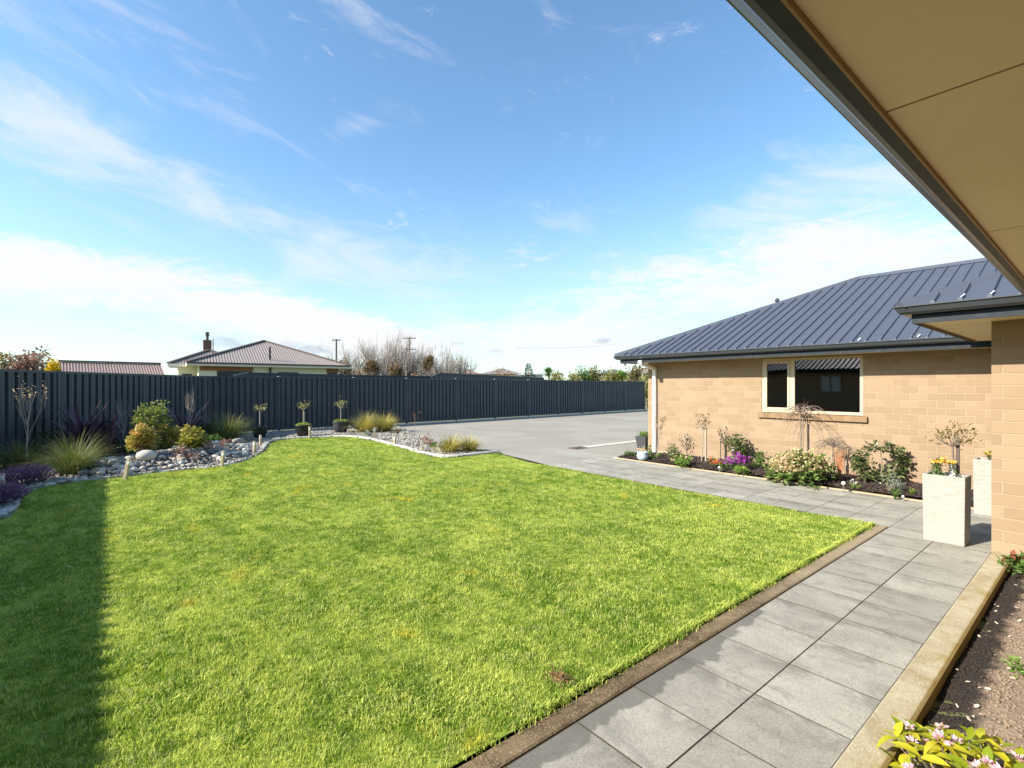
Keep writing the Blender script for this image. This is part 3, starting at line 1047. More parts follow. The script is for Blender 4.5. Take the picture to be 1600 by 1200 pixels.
# ------------------------------------------------------------------ ground, lawn, driveway, beds
edge_px = [(22, 798), (34, 778), (52, 766), (72, 760), (110, 753), (160, 748), (240, 739), (300, 733), (345, 728.5), (390, 716.5), (412, 704.5),
           (421, 693), (437, 687.5), (465, 685), (505, 683), (552, 683), (590, 690), (625, 699), (657, 708), (684, 713.5), (712, 713.8), (750, 710), (776, 707)]
edge_pts = [site(*p) for p in edge_px]
edge_line = [(-7.3, -2.6), (-7.75, -1.35)] + [(p.x, p.y) for p in edge_pts]
edge_s = smooth_path(edge_line, 5)
PATH_L, PATH_C, PATH_R = -1.619, -1.183, -0.748
EDG_L = -1.755
LAWN_Y, BED_Y, WALL_Y = 6.85, 8.68, 9.95
lawn_poly = [(p.x, p.y) for p in edge_s] + [(-8.6, 7.0), (-7.9, LAWN_Y), (EDG_L - .004, LAWN_Y - .005), (EDG_L - .004, -2.6)]
sheet('ground', [(-400, -400), (400, -400), (400, 400), (-400, 400)], -0.06, plain('rough paddock', (0.12, 0.13, 0.05), 0.95, 0.3, 0.4))
def lawn_h(x, y):
    return 0.020 * max(0.0, 1 - max(0.0, EDG_L - x) / 0.9) - 0.008 + 0.012 * mnoise.noise(Vector((x * .5, y * .5, 0))) + 0.006 * mnoise.noise(Vector((x * 2.5, y * 2.5, 3)))


rough_sheet('lawn', lawn_poly, 0.10, lambda x, y: lawn_h(x, y) - 0.010, M['turf'])
sheet('lawn_soil', [(p.x, p.y) for p in edge_s] + [(-8.6, 7.0), (-7.9, LAWN_Y + .02), (EDG_L + .03, LAWN_Y + .02), (EDG_L + .03, -2.6)], -0.035, M['mulch'])

F2, FE = polar(-9.92, 15.915), Vector((-20.0, 27.8, 0))            # fence corner and its far end
F1, F0 = polar(-10.027, 13.387), polar(-10.027, 10.88)
FA = F0 + (F0 - F1)
bed_r = [site(626, 667.5), site(645, 678), site(684, 691), site(722, 700), site(783, 706.5)]
bed_poly = [(p.x, p.y) for p in edge_s] + [(p.x, p.y) for p in reversed(bed_r)] + [(-19.3, 9.0), (F2.x, F2.y), (F1.x, F1.y), (F0.x, F0.y), (FA.x, FA.y), (-9.5, -3.2)]


EDGE_NP = np.array([(p.x, p.y) for p in edge_s])


def bed_h(x, y):
    mx, my = x + 12.9, y - 1.5
    k = math.exp(-((mx * .77 + my * .64) ** 2 / 1.1 ** 2 + (-mx * .64 + my * .77) ** 2 / 2.2 ** 2))
    e = math.sqrt(float(((EDGE_NP[:, 0] - x) ** 2 + (EDGE_NP[:, 1] - y) ** 2).min()))
    k *= min(1.0, max(0.0, (e - .12) / .8)) ** 1.0
    return 0.012 + 0.23 * k + 0.05 * mnoise.noise(Vector((x * 0.7, y * 0.7, 5))) ** 2 + 0.015 * mnoise.noise(Vector((x * 4, y * 4, 1)))


rough_sheet('gravel_bed', bed_poly, 0.15, lambda x, y: bed_h(x, y) - 0.012, M['gravel'])
sheet('driveway', [(-7.05, 6.9), (-9.2, 7.25)] + [(p.x, p.y) for p in reversed(bed_r)] + [(-19.45, 8.6), (-20.25, 30), (-21, 60), (-7.4, 60), (-7.4, 30), (-6.4, 9.0), (-7.05, 8.7)], -0.012, M['asphalt'])
# drain crossing the driveway
dr = thing('drain_channel', 'pale concrete drain strip with a dark grate crossing the driveway', 'drain', (-8.85, 9.2, 0))
MB().box(-0.14, 0.14, 0.55, 6.5, -0.03, 0.0).build('concrete_strip', M['strip'], dr)
MB().box(-0.17, 0.17, 0.0, 0.53, -0.03, -0.004).build('surround', plain('rusty rim', (0.16, 0.10, 0.07), 0.8), dr)
gb = MB()
for k in range(10): gb.box(-0.14, 0.14, 0.03 + k * 0.05, 0.055 + k * 0.05, -0.03, 0.002)
gb.build('grate', plain('dark iron', (0.06, 0.05, 0.045), 0.6), dr)

# curved mower strip round the lawn
_es = len(edge_s)
for _a, _b, _z in ((0, 34, 0.0), (33, 62, -0.022), (61, _es, 0.0)):
    _o = sweep('garden_edging', edge_s[_a:_b], [(-0.015, -0.05), (-0.005, 0.012), (-0.03, 0.04), (-0.10, 0.045), (-0.13, 0.02), (-0.135, -0.05)], M['bed_edging'], smooth=False, z=_z)
    _o['kind'] = 'structure'
# straight edging on the path side of the lawn and the raised kerb on the other side
sweep('lawn_edging', [(PATH_L - 0.008, -2.6), (PATH_L - 0.008, LAWN_Y - 0.02)], [(0.0, -0.06), (0.0, 0.006), (-0.010, 0.012), (-0.113, 0.004), (-0.120, -0.002), (-0.122, -0.06)], M['edging'])['kind'] = 'structure'
kr = sweep('kerb', [(-0.672, -2.6), (-0.672, 6.572)], [(0.072, -0.12), (0.072, 0.012), (0.058, 0.022), (-0.058, 0.026), (-0.072, 0.014), (-0.074, -0.12)], M['kerb'])
kr['kind'] = 'structure'

# path: slabs laid over a dark bedding sheet
sheet('path_bedding', [(PATH_L - .004, -2.6), (PATH_L - .004, LAWN_Y), (-7.12, LAWN_Y), (-7.12, BED_Y), (0.9, BED_Y), (0.9, 6.62), (PATH_R + .004, 6.62), (PATH_R + .004, -2.6)], 0.0012, M['joint'])
path = bpy.data.objects.new('path', None); COL.objects.link(path); path['kind'] = 'structure'


def slab_mesh(w, d, seed):
    bm = bmesh.new()
    bmesh.ops.create_cube(bm, size=1)
    for v in bm.verts: v.co = Vector((v.co.x * w, v.co.y * d, v.co.z * 0.04 - 0.02))
    me = bpy.data.meshes.new('paver'); bm.to_mesh(me); bm.free()
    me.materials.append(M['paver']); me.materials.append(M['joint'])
    for p in me.polygons:
        if p.normal.z < 0.5: p.material_index = 1
    return me


rnd = random.Random(4)
W_ = 0.4355
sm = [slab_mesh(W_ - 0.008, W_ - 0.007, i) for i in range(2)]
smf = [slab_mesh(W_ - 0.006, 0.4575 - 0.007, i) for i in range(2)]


def lay(me, x, y):
    put('paver', me, path, (x, y, 0.004 + rnd.uniform(-0.0006, 0.0010)), (rnd.uniform(-.001, .001), rnd.uniform(-.001, .001), rnd.uniform(-.004, .004)))


Y0 = 6.85 - 21 * W_ + 0.10
for r_ in range(21):
    y = Y0 + r_ * W_ + W_ / 2
    if y > LAWN_Y - W_ / 2 + 0.1: continue
    for c_ in range(2):
        lay(rnd.choice(sm), PATH_L + W_ * (c_ + 0.5), y)
ytop = Y0 + 21 * W_ - W_
for c_ in range(-13, 6):
    for r_ in range(4):
        x = PATH_L + W_ * (c_ + 0.5)
        if x > 0.8: continue
        lay(rnd.choice(smf), x, LAWN_Y + 0.4575 * (r_ + 0.5))
# thin timber lip between slabs and mulch
MB().box(-7.0, -0.6, BED_Y + 0.002, BED_Y + 0.045, -0.05, 0.022).build('bed_edging', plain('ochre concrete lip', (0.42, 0.32, 0.20), 0.85, 0.2, 6), None)['kind'] = 'structure'
MB().box(-7.05, -7.005, BED_Y + 0.002, WALL_Y, -0.05, 0.02).build('bed_edging', M['strip'], None)['kind'] = 'structure'
bedh = lambda x, y: 0.035 + 0.022 * mnoise.noise(Vector((x * 2.2, y * 2.2, 7))) + 0.014 * mnoise.noise(Vector((x * 9, y * 9, 2))) + min(0.03, 0.1 * (y - BED_Y))
rough_sheet('mulch_bed', [(-7.0, BED_Y + .045), (-0.6, BED_Y + .045), (-0.6, WALL_Y + .02), (-7.0, WALL_Y + .02)], 0.04, bedh, M['mulch'])
soilh = lambda x, y: -0.055 + 0.02 * mnoise.noise(Vector((x * 3, y * 3, 11))) + 0.012 * mnoise.noise(Vector((x * 14, y * 14, 4))) + 0.03 * min(1, max(0, (x + 0.6) * 3))
rough_sheet('soil_bed', [(-0.61, -2.6), (0.32, -2.6), (0.32, 6.575), (-0.61, 6.575)], 0.03, soilh, M['soil'])

# ------------------------------------------------------------------ the brick house
H = thing('brick_house', 'single storey tan brick house with slate ribbed steel roof', 'house', (0, 0, 0))
BL, BH, GAP = 0.222, 0.1148, 0.009
WX0, WX1, WZ0, WZ1 = -4.407, -2.723, 1.085, 2.128      # the window opening
WL = -7.05
wall = MB()
for x0, x1, z0, z1 in ((WL, WX0, -0.1, 2.2), (WX1, 1.6, -0.1, 2.2), (WX0, WX1, -0.1, WZ0 - 0.1)):
    wall.box(x0 + .006, x1 - .0, WALL_Y + 0.0032, WALL_Y + 0.13, z0, z1)
wall_o = wall.build('wall', M['mortar'], H)
MB().box(WL + 0.0, -0.5, WALL_Y - 0.02, WALL_Y + 0.004, -0.1, 0.07).build('footing', M['strip'], H)
# other outer walls, plain
ow = MB()
ow.box(WL + .0, WL + 0.12, WALL_Y + 0.131, 16.3, -0.1, 2.2)
ow.box(WL + 0.121, 6, 16.2, 16.3, -0.1, 2.2)
ow.box(6.001, 6.1, -4.5, 16.3, -0.1, 2.25)
ow.box(0.32, 0.42, -4.4, 6.56, -0.1, 2.2)
ow.box(-11.4, 6.0, -4.52, -4.42, -0.1, 2.2)
ow.box(-11.4, -11.3, -11.6, -4.521, -0.1, 2.2)
ow.box(-11.299, 6, -11.6, -11.5, -0.1, 2.2)
ow.build('rear_wall', plain('tan wall', (0.42, 0.28, 0.16), 0.9, 0.08), H)


def brick_mesh(l, h, d=0.07):
    bm = bmesh.new()
    bmesh.ops.create_cube(bm, size=1)
    for v in bm.verts: v.co = Vector((v.co.x * l, v.co.y * d, v.co.z * h))
    bmesh.ops.bevel(bm, geom=[e for e in bm.edges if all(v.co.y < 0 for v in e.verts)], offset=0.0015, segments=1, affect='EDGES')
    me = bpy.data.meshes.new('brick'); bm.to_mesh(me); bm.free()
    me.materials.append(M['brick'])
    return me


bricks = []      # (x0, x1, zc, y_front, parent)
rb = random.Random(9)
z = 0.0
row = 0
while z < 2.13:
    zc = z + BH / 2
    x = -0.40
    offx = 0.0 if row % 2 else BL / 2
    xr = -0.425 + offx
    while xr > WL:
        x1, x0 = xr, max(WL, xr - BL)
        segs = [(x0, x1)]
        if z + BH > WZ0 - 0.10 and z < WZ1 + .1:
            segs = []
            if x0 < WX0: segs.append((x0, min(x1, WX0)))
            if x1 > WX1: segs.append((max(x0, WX1), x1))
        for a, b in segs:
            if b - a > 0.03: bricks.append((a, b, zc, WALL_Y))
        xr -= BL
    z += BH; row += 1
# porch pillar wall courses
PX, PY = -0.757, 6.576
pb = []
z, row = 0.0, 0
while z < 2.2:
    zc = z + BH / 2
    if row % 2: cuts = [PX, PX + 0.079, PX + 0.079 + BL * 1.25, PX + 0.079 + BL * 2.5, 0.32]
    else: cuts = [PX, PX + BL * 1.25, PX + BL * 2.5, PX + BL * 3.75, 0.32]
    for a, b in zip(cuts[:-1], cuts[1:]):
        if b - a > 0.03: pb.append((a, b, zc, PY))
    z += BH; row += 1
MB().box(PX + 0.005, 0.32, PY + 0.0032, PY + 0.20, -0.1, 2.226).build('porch_pillar', M['mortar'], H)
pil = bpy.data.objects['porch_pillar']
cache = {}


def lay_brick(a, b, zc, yf, par):
    key = (round(b - a, 3))
    if key not in cache: cache[key] = brick_mesh(b - a - GAP, BH - GAP)
    put('brick', cache[key], par, ((a + b) / 2, yf + 0.035 - rb.uniform(-0.0005, 0.001), zc), (rb.uniform(-.002, .002), 0, 0))


vis = sorted(pb, key=lambda q: q[0])
nb = 0
restp = MB()
for q in pb:
    if q[0] < -0.1 and nb < 60:
        lay_brick(*q, pil); nb += 1
    else:
        restp.box(q[0] + GAP / 2, q[1] - GAP / 2, q[3], q[3] + 0.07, q[2] - BH / 2 + GAP / 2, q[2] + BH / 2 - GAP / 2, rb.random())
if restp.v: tag(restp.build('hidden_bricks', M['brick'], pil), kind='stuff')
bricks.sort(key=lambda q: -((q[0] + q[1]) / 2) if q[1] < -1.05 else 99)
rest = MB()
zs = int((WZ0 - 0.10) / BH) * BH
k_ = WX0
while k_ < WX1:
    rest.box(k_ + GAP / 2, min(k_ + BL, WX1) - GAP / 2, WALL_Y, WALL_Y + .07, zs + GAP / 2, WZ0 - 0.10, rb.random()); k_ += BL
for q in bricks:
    if q[1] < -1.05 and nb < 298:
        lay_brick(*q, wall_o); nb += 1
    else:
        rest.box(q[0] + GAP / 2, q[1] - GAP / 2, q[3], q[3] + 0.07, q[2] - BH / 2 + GAP / 2, q[2] + BH / 2 - GAP / 2, rb.random())
tag(rest.build('brickwork', M['brick'], wall_o), kind='stuff')
# pillar return and left corner return, so the ends read as brick from the side too
for nm, xx, y0, y1, par in (('pillar_return', PX, PY + .0715, PY + .2, pil), ('corner_return', WL, WALL_Y + .0715, WALL_Y + .13, wall_o)):
    mb = MB()
    for k in range(19): mb.box(xx, xx + 0.03, y0 + GAP / 2, y1 - GAP / 2, k * BH + GAP / 2, (k + 1) * BH - GAP / 2, rb.random())
    tag(mb.build(nm, M['brick'], par), kind='stuff')

# window
win = bpy.data.objects.new('window', None); COL.objects.link(win); win.parent = H
win['label'] = 'wide two pane window with cream frame'
fw, fy0, fy1 = 0.045, WALL_Y + 0.02, WALL_Y + 0.09
fz0 = WZ0 + 0.012
fm = MB()
fm.box(WX0, WX0 + fw, fy0, fy1, fz0, WZ1); fm.box(WX1 - fw, WX1, fy0, fy1, fz0, WZ1)
fm.box(WX0 + fw, WX1 - fw, fy0 + .001, fy1, fz0, fz0 + 0.05); fm.box(WX0 + fw, WX1 - fw, fy0 + .001, fy1, WZ1 - 0.045, WZ1)
fm.box(-3.888, -3.810, fy0 + .002, fy1, fz0 + 0.05, WZ1 - 0.045)
fm.build('frame', M['joinery'], win)
MB().box(WX0, WX1, fy0, fy1 - .01, WZ1 + .001, 2.2).build('head_trim', M['bead'], win)
sx0, sx1, sz0, sz1 = WX0 + fw + .004, -3.892, fz0 + 0.054, WZ1 - 0.049
sb = MB()
sb.box(sx0, sx0 + .05, fy0 - .012, fy0 + .03, sz0, sz1); sb.box(sx1 - .04, sx1, fy0 - .012, fy0 + .03, sz0, sz1)
sb.box(sx0 + .05, sx1 - .04, fy0 - .011, fy0 + .03, sz0, sz0 + .04); sb.box(sx0 + .05, sx1 - .04, fy0 - .011, fy0 + .03, sz1 - .04, sz1)
sb.build('sash', M['joinery'], win)
MB().box(sx0 + .05, sx1 - .04, fy0 + .012, fy0 + .018, sz0 + .04, sz1 - .04).build('pane', M['glass'], win)
MB().box(-3.810, WX1 - fw, fy0 + .03, fy0 + .036, fz0 + .05, WZ1 - .045).build('pane', M['glass'], win)
sbm = MB(); sbm.add([(-.0535, -.07, -.06), (.0535, -.07, -.06), (.0535, .07, -.06), (-.0535, .07, -.06), (-.0535, -.07, .034), (.0535, -.07, .034), (.0535, .07, .046), (-.0535, .07, .046)],
                    [(3, 2, 1, 0), (4, 5, 6, 7), (0, 1, 5, 4), (1, 2, 6, 5), (2, 3, 7, 6), (3, 0, 4, 7)])
sill_me = sbm.mesh('sill_brick', plain('darker sill brick', (0.25, 0.155, 0.085), .85, .15, 8, rnd=.25))
nsb = int((WX1 - WX0 + 0.06) / 0.1135)
for k in range(nsb + 1):
    put('sill_brick', sill_me, win, (WX0 + 0.022 + k * 0.1135 - .02, WALL_Y + 0.02, WZ0 - 0.037))
MB().box(WX0 - .05, WX1 + .0, WALL_Y - .045, WALL_Y + .06, WZ0 - .094, WZ0 - .006).build('sill_mortar', M['mortar'], win)
rm = MB()
rm.box(-6.9, 1.5, WALL_Y + 3.5, WALL_Y + 3.55, 0, 2.2); rm.box(-6.9, 1.5, WALL_Y + .14, WALL_Y + 3.5, 0.0, 0.02); rm.box(-6.9, 1.5, WALL_Y + .14, WALL_Y + 3.5, 2.16, 2.19)
rm.build('room_lining', M['room'], H)

# --- eaves
FZ, GZ = 2.14, 2.30                   # far wing: fascia bottom and gutter lip
far_path = [(-7.43, 16.9), (-7.43, 9.39), (1.0, 9.39)]
near_path = [(-0.355, 5.9), (-0.355, -3.6)]
porch_path = [(-1.235, 10.0), (-1.235, 5.966), (1.0, 5.966)]
wing_path = [(0.2, -3.88), (-12.07, -3.88), (-12.07, -12.1)]


def eave(pth, zf, side=1):
    # every path keeps the open air on its right hand
    fs = sweep('fascia', pth, [(0.0, zf), (0.0, zf + 0.15), (-0.024, zf + 0.15), (-0.024, zf)], M['fascia'], H)
    gp = [(0.004, zf + 0.155), (0.004, zf + 0.088), (0.062, zf + 0.084), (0.068, zf + 0.090), (0.090, zf + 0.104), (0.112, zf + 0.150), (0.126, zf + 0.154), (0.126, zf + 0.164),
          (0.110, zf + 0.164), (0.104, zf + 0.150), (0.084, zf + 0.110), (0.06, zf + 0.096), (0.012, zf + 0.098), (0.012, zf + 0.155)]
    sweep('gutter', pth, gp, M['gutter'], H)


eave([(p[0], p[1]) for p in far_path], FZ)
# direction check: right hand of travel must be the outside
eave([(-1.235, 9.2), (-1.235, 5.966), (1.0, 5.966)], 2.20)
sweep('fascia', [(-0.355, -3.86), (-0.355, 5.81)], [(0.0, 2.20), (0.0, 2.35), (0.026, 2.35), (0.026, 2.20)], M['fascia'], H)
zf = 2.20
gpn = [(-o, h) for o, h in [(0.004, zf + 0.155), (0.004, zf + 0.088), (0.062, zf + 0.084), (0.068, zf + 0.090), (0.090, zf + 0.104), (0.112, zf + 0.150), (0.126, zf + 0.154), (0.126, zf + 0.164),
       (0.110, zf + 0.164), (0.104, zf + 0.150), (0.084, zf + 0.110), (0.06, zf + 0.096), (0.012, zf + 0.098), (0.012, zf + 0.155)]]
sweep('gutter', [(-0.355, -3.70), (-0.355, 5.81)], gpn, M['gutter'], H)


def eave_left(pth, zf):
    sweep('fascia', pth, [(0.0, zf), (0.0, zf + 0.15), (0.024, zf + 0.15), (0.024, zf)], M['fascia'], H)
    sweep('gutter', pth, [(-0.004, zf + .155), (-0.004, zf + .045), (-.05, zf + .038), (-.112, zf + .125), (-.124, zf + .16), (-.11, zf + .15), (-.05, zf + .055), (-.012, zf + .055), (-.012, zf + .155)], M['gutter'], H)


eave_left([(-12.07, -12.1), (-12.07, -3.88), (-0.36, -3.88)], 2.17)

# soffits: sheets with open joints, over a bead at the fascia
y = 4.50 * 0.6 - 1.3564 * 5
while y < 5.9:
    y1 = min(y + 1.3564, 5.92)
    if y1 - y > .05:
        MB().box(-0.323, 0.33, y + 0.004, y1 - 0.004, 2.212, 2.222).build('soffit_panel', M['soffit'], H)
    y += 1.3564
MB().box(-0.331, 0.33, -3.8, 5.93, 2.2235, 2.23).build('soffit_backing', M['bead'], H)
MB().box(-0.3285, -0.3235, -3.8, 5.9, 2.199, 2.212).build('soffit_bead', M['bead'], H)
for k in range(3):
    xa, xb = -1.21 + 0.0, 1.0
    ya, yb = [(5.995, 6.62), (6.628, 7.9), (7.908, 9.4)][k]
    MB().box(xa, xb, ya, yb, 2.226, 2.236).build('soffit_panel', M['soffit'], H)
MB().box(-1.212, 1.0, 5.992, 9.3, 2.2375, 2.243).build('soffit_backing', M['bead'], H)
MB().box(-1.211, -1.203, 5.995, 9.3, 2.21, 2.226).build('soffit_bead', M['bead'], H)
for k in range(8):
    xa = -7.405 + k * 1.2
    MB().box(xa + .003, min(xa + 1.197, 1.0), 9.416, 9.948, 2.158, 2.166).build('soffit_panel', M['soffit'], H)
MB().box(-7.405, -7.055, 9.955, 16.3, 2.158, 2.166).build('soffit_panel', M['soffit'], H)
MB().box(-11.9, 0.3, -4.41, -3.91, 2.19, 2.198).build('soffit_panel', M['soffit'], H)

# --- roofs: pitch 24 deg
TP = math.tan(RAD(24.2))


def roof_slope(x_lo, x_hi, top_fn, y_eave, z_eave, ydir, pitch_mod=0.19, sheet_ribs=4, name='roof_sheet', screws=True, ribs=True, rh=.028, rw0=.021, rw1=.011):
    """ribbed sheets for a slope whose eave runs along X; top_fn(x) gives the plan run up the slope"""
    x = x_lo
    while x < x_hi - 1e-6:
        xe = min(x + pitch_mod * sheet_ribs, x_hi)
        mb = MB()
        k = 4
        xs = [x + (xe - x) * i / k for i in range(k + 1)]
        V, F = [], []
        for q in xs:
            t = max(0.0, top_fn(q))
            V += [(q, y_eave, z_eave), (q, y_eave + ydir * t, z_eave + TP * t)]
        for i in range(k):
            F.append((2 * i, 2 * i + 2, 2 * i + 3, 2 * i + 1) if ydir > 0 else (2 * i + 1, 2 * i + 3, 2 * i + 2, 2 * i))
        mb.add(V, F)
        if ribs:
            nr = int(round((xe - x) / pitch_mod))
            for i in range(nr):
                rx = x + (i + 0.5) * pitch_mod
                t = top_fn(rx) - 0.03
                if t < 0.08: continue
                a = [(rx - rw0, y_eave, z_eave), (rx - rw1, y_eave, z_eave + rh), (rx + rw1, y_eave, z_eave + rh), (rx + rw0, y_eave, z_eave)]
                b = [(p[0], p[1] + ydir * t, p[2] + TP * t) for p in a]
                fs = [(0, 1, 5, 4), (1, 2, 6, 5), (2, 3, 7, 6), (0, 3, 2, 1), (4, 5, 6, 7)]
                if ydir < 0: fs = [tuple(reversed(f)) for f in fs]
                mb.add(a + b, fs)
        mb.build(name, M['roof'], H)
        x = xe


ex, ey, ez = -7.54, 9.27, 2.305
half = 3.86
roof_slope(ex, 2.34, lambda q: min(half, q - ex), ey, ez, 1)
roof_slope(ex, 2.34, lambda q: min(half, q - ex), ey + 2 * half, ez, -1, ribs=False)
lh = MB(); lh.add([(ex, ey, ez), (ex, ey + 2 * half, ez), (ex + half, ey + half, ez + half * TP)], [(2, 1, 0)])
lh.build('hip_slope', M['roof'], H)
capm = MB()


def cap_line(a, b, w=0.11, h=0.045, mb=None, mat=None, name='ridge_cap'):
    a, b = Vector(a), Vector(b)
    t = (b - a).normalized()
    r = t.cross(Vector((0, 0, 1))).normalized()
    u = r.cross(t)
    V = []
    for c in (a, b):
        V += [c - r * w - u * 0.035, c - r * w * .35 + u * h, c + r * w * .35 + u * h, c + r * w - u * 0.035]
    m_ = MB(); m_.add(V, [(0, 1, 5, 4), (1, 2, 6, 5), (2, 3, 7, 6), (0, 3, 2, 1), (4, 5, 6, 7)])
    return m_.build(name, mat or M['roof'], H)


apex = (ex + half, ey + half, ez + half * TP)
cap_line((ex + .03, ey + .03, ez + .02), apex); cap_line(apex, (2.34, ey + half, ez + half * TP)); cap_line((ex + .03, ey + 2 * half - .03, ez + .02), apex)
vp = thing('roof_vent', 'tiny vent pipe poking up behind the hip of the slate roof', 'vent', (-4.98, 12.05, 3.28))
MB().lathe([(0.03, 0), (0.03, 0.28), (0.05, 0.29), (0.05, 0.33), (0.02, 0.37)], 8).build('pipe', M['gutter'], vp)
sc = MB()
for q in range(0, 44):
    rx = ex + 0.095 + q * 0.19
    if q % 1 == 0:
        for t in (0.06, 0.95, 1.85, 2.75):
            if t < min(half, rx - ex) - 0.1 and rx < 0.5 and (q * 7 + int(t * 10)) % 3 != 1:
                sc.box(rx - .005, rx + .005, ey + t - .005, ey + t + .005, ez + TP * t + .028, ez + TP * t + .034)
tag(sc.build('roof_screws', M['screw'], H), kind='stuff')
fl = MB()
for rx in (-2.6, -1.85):
    fl.bar((rx, ey + .01, ez + .03), (rx + .01, ey + .09, ez + .07), .02, .005)
fl.build('flashing_tape', M['flash'], H)
# porch hip
px_, py_, pz_ = -1.345, 5.845, 2.362
roof_slope(px_, 0.745, lambda q: min(3.0, q - px_), py_, pz_, 1, screws=False)
ph = MB(); ph.add([(px_, py_, pz_), (px_ + 3, py_ + 3, pz_ + 3 * TP), (px_, py_ + 3.4, pz_)], [(0, 1, 2)])
ph.build('hip_slope', M['roof'], H)
cap_line((px_ + .03, py_ + .03, pz_ + .02), (px_ + 3, py_ + 3, pz_ + 3 * TP), 0.075, 0.03)
fl = MB()
for rx in (-0.87, -0.68): fl.bar((rx, py_ + .01, pz_ + .03), (rx + .015, py_ + .09, pz_ + .065), .02, .005)
fl.build('flashing_tape', M['flash'], H)
# near roof over the camera side
nr_ = MB(); nr_.add([(-0.47, -3.9, 2.365), (-0.47, 5.9, 2.365), (3.0, 5.9, 2.365 + 3.47 * TP), (3.0, -3.9, 2.365 + 3.47 * TP)], [(0, 3, 2, 1)])
nr_.build('roof_sheet', M['roof'], H)
ng = MB(); ng.add([(-0.33, 5.9, 2.36), (3.0, 5.9, 2.36), (3.0, 5.9, 2.365 + 3.4 * TP)], [(0, 1, 2)]); ng.build('roof_gable', M['roof'], H)
# back wing that shades the lawn and shows in the window glass
roof_slope(-12.19, 0.6, lambda q: min(3.9, q + 12.19), -3.62, 2.33, -1, rh=.035, rw0=.035, rw1=.02)
bw = MB(); bw.add([(-12.19, -3.76, 2.33), (-12.19, -11.56, 2.33), (-8.29, -7.66, 2.33 + 3.9 * TP)], [(0, 1, 2)])
bw.add([(-12.19, -11.56, 2.33), (0.6, -11.56, 2.33), (0.6, -7.66, 2.33 + 3.9 * TP), (-8.29, -7.66, 2.33 + 3.9 * TP)], [(0, 1, 2, 3)])
bw.build('roof_slope', M['roof'], H)
cap_line((-12.17, -3.78, 2.35), (-8.29, -7.66, 2.33 + 3.9 * TP)); cap_line((-8.29, -7.66, 2.33 + 3.9 * TP), (0.6, -7.66, 2.33 + 3.9 * TP))
for xa, xb in ((-8.25, -7.45),):
    w2 = bpy.data.objects.new('window', None); COL.objects.link(w2); w2.parent = H
    fb = MB()
    fb.box(xa, xb, -4.415, -4.36, 1.35, 1.40); fb.box(xa, xb, -4.415, -4.36, 2.0, 2.05); fb.box(xa, xa + .05, -4.416, -4.361, 1.40, 2.0); fb.box(xb - .05, xb, -4.416, -4.361, 1.40, 2.0); fb.box(-7.88, -7.83, -4.416, -4.361, 1.40, 2.0)
    fb.build('frame', M['joinery'], w2)
    MB().box(xa + .05, xb - .05, -4.412, -4.40, 1.40, 2.0).build('pane', plain('pale pane', (0.7, 0.7, 0.68), 0.1, 0.05), w2)  # both panes are one pale, glossy, opaque colour

# downpipe at the wall corner
dp = bpy.data.objects.new('downpipe', None); COL.objects.link(dp); dp.parent = H
dp['label'] = 'white square downpipe with an elbow under the gutter'
d1 = MB(); d1.box(-6.88, -6.795, WALL_Y - 0.075, WALL_Y - 0.005, 0.03, 2.02); d1.build('pipe', M['white_pvc'], dp, bevel=0.008)
d2 = MB(); d2.bar((-6.837, WALL_Y - .04, 2.0), (-6.837, 9.42, 2.11), 0.08, 0.06); d2.build('elbow', M['white_pvc'], dp, bevel=0.006)
d3 = MB(); d3.box(-6.885, -6.79, 9.33, 9.43, 2.075, 2.185); d3.build('outlet', M['white_pvc'], dp, bevel=0.01)
MB().box(-6.885, -6.79, WALL_Y - .08, WALL_Y - .003, 1.2, 1.225).build('bracket', M['white_pvc'], dp)
fl_ = thing('security_light', 'small white floodlight under the left corner of the eave', 'light', (-7.33, 9.50, 2.155))
MB().box(-.05, .05, -.05, .05, -.02, 0).build('base', M['white_pvc'], fl_)
mbl = MB(); mbl.tube([(-.02, 0, -.03), (-.05, -.07, -.06)], [.035, .05], 10); mbl.build('lamp_head', M['white_pvc'], fl_)

# ------------------------------------------------------------------ fence
fence = thing('steel_fence', 'long blue black corrugated steel fence round the garden and driveway', 'fence', (F2.x, F2.y, 0))
org = Vector((F2.x, F2.y, 0))
FT = 1.92
tlist = [0.0, .089, .198, .2907, .3914, .4834, .5737, .6637, .745, .83, .913, 1.0]
posts = [FA, F0, F1, F2] + [F2.lerp(FE, t) for t in tlist[1:]]


def panel(a, b, inward):
    L_ = (b - a).length
    t = (b - a).normalized()
    nrm = Vector((-t.y, t.x, 0))
    if nrm.dot(inward) < 0: nrm = -nrm
    n = max(6, round(L_ / 0.19))
    w = L_ / n
    pr = []
    for k in range(n):
        x0 = k * w
        pr += [(x0 + .006, -0.026), (x0 + w * .26, -0.026), (x0 + w * .36, 0.024), (x0 + w * .60, 0.024), (x0 + w * .61, 0.019), (x0 + w * .66, 0.019), (x0 + w * .67, 0.024), (x0 + w * .93, 0.024)]
    pr.append((L_, -0.026))
    V, F = [], []
    for (u, h) in pr:
        p = a + t * u + nrm * h
        V += [(p.x, p.y, 0.06), (p.x, p.y, FT - 0.03)]
    for i in range(len(pr) - 1):
        F.append((2 * i, 2 * i + 2, 2 * i + 3, 2 * i + 1))
    mb = MB(org); mb.add(V, F)
    mb.build('panel', M['fence'], fence)
    r = MB(org); r.bar(a + Vector((0, 0, FT - .012)) + t * .045, b + Vector((0, 0, FT - .012)) - t * .045, 0.06, 0.05); r.build('top_rail', M['fence'], fence)
    r = MB(org); r.bar(a + Vector((0, 0, .085)) + t * .045, b + Vector((0, 0, .085)) - t * .045, 0.056, 0.06); r.build('bottom_rail', M['fence'], fence)


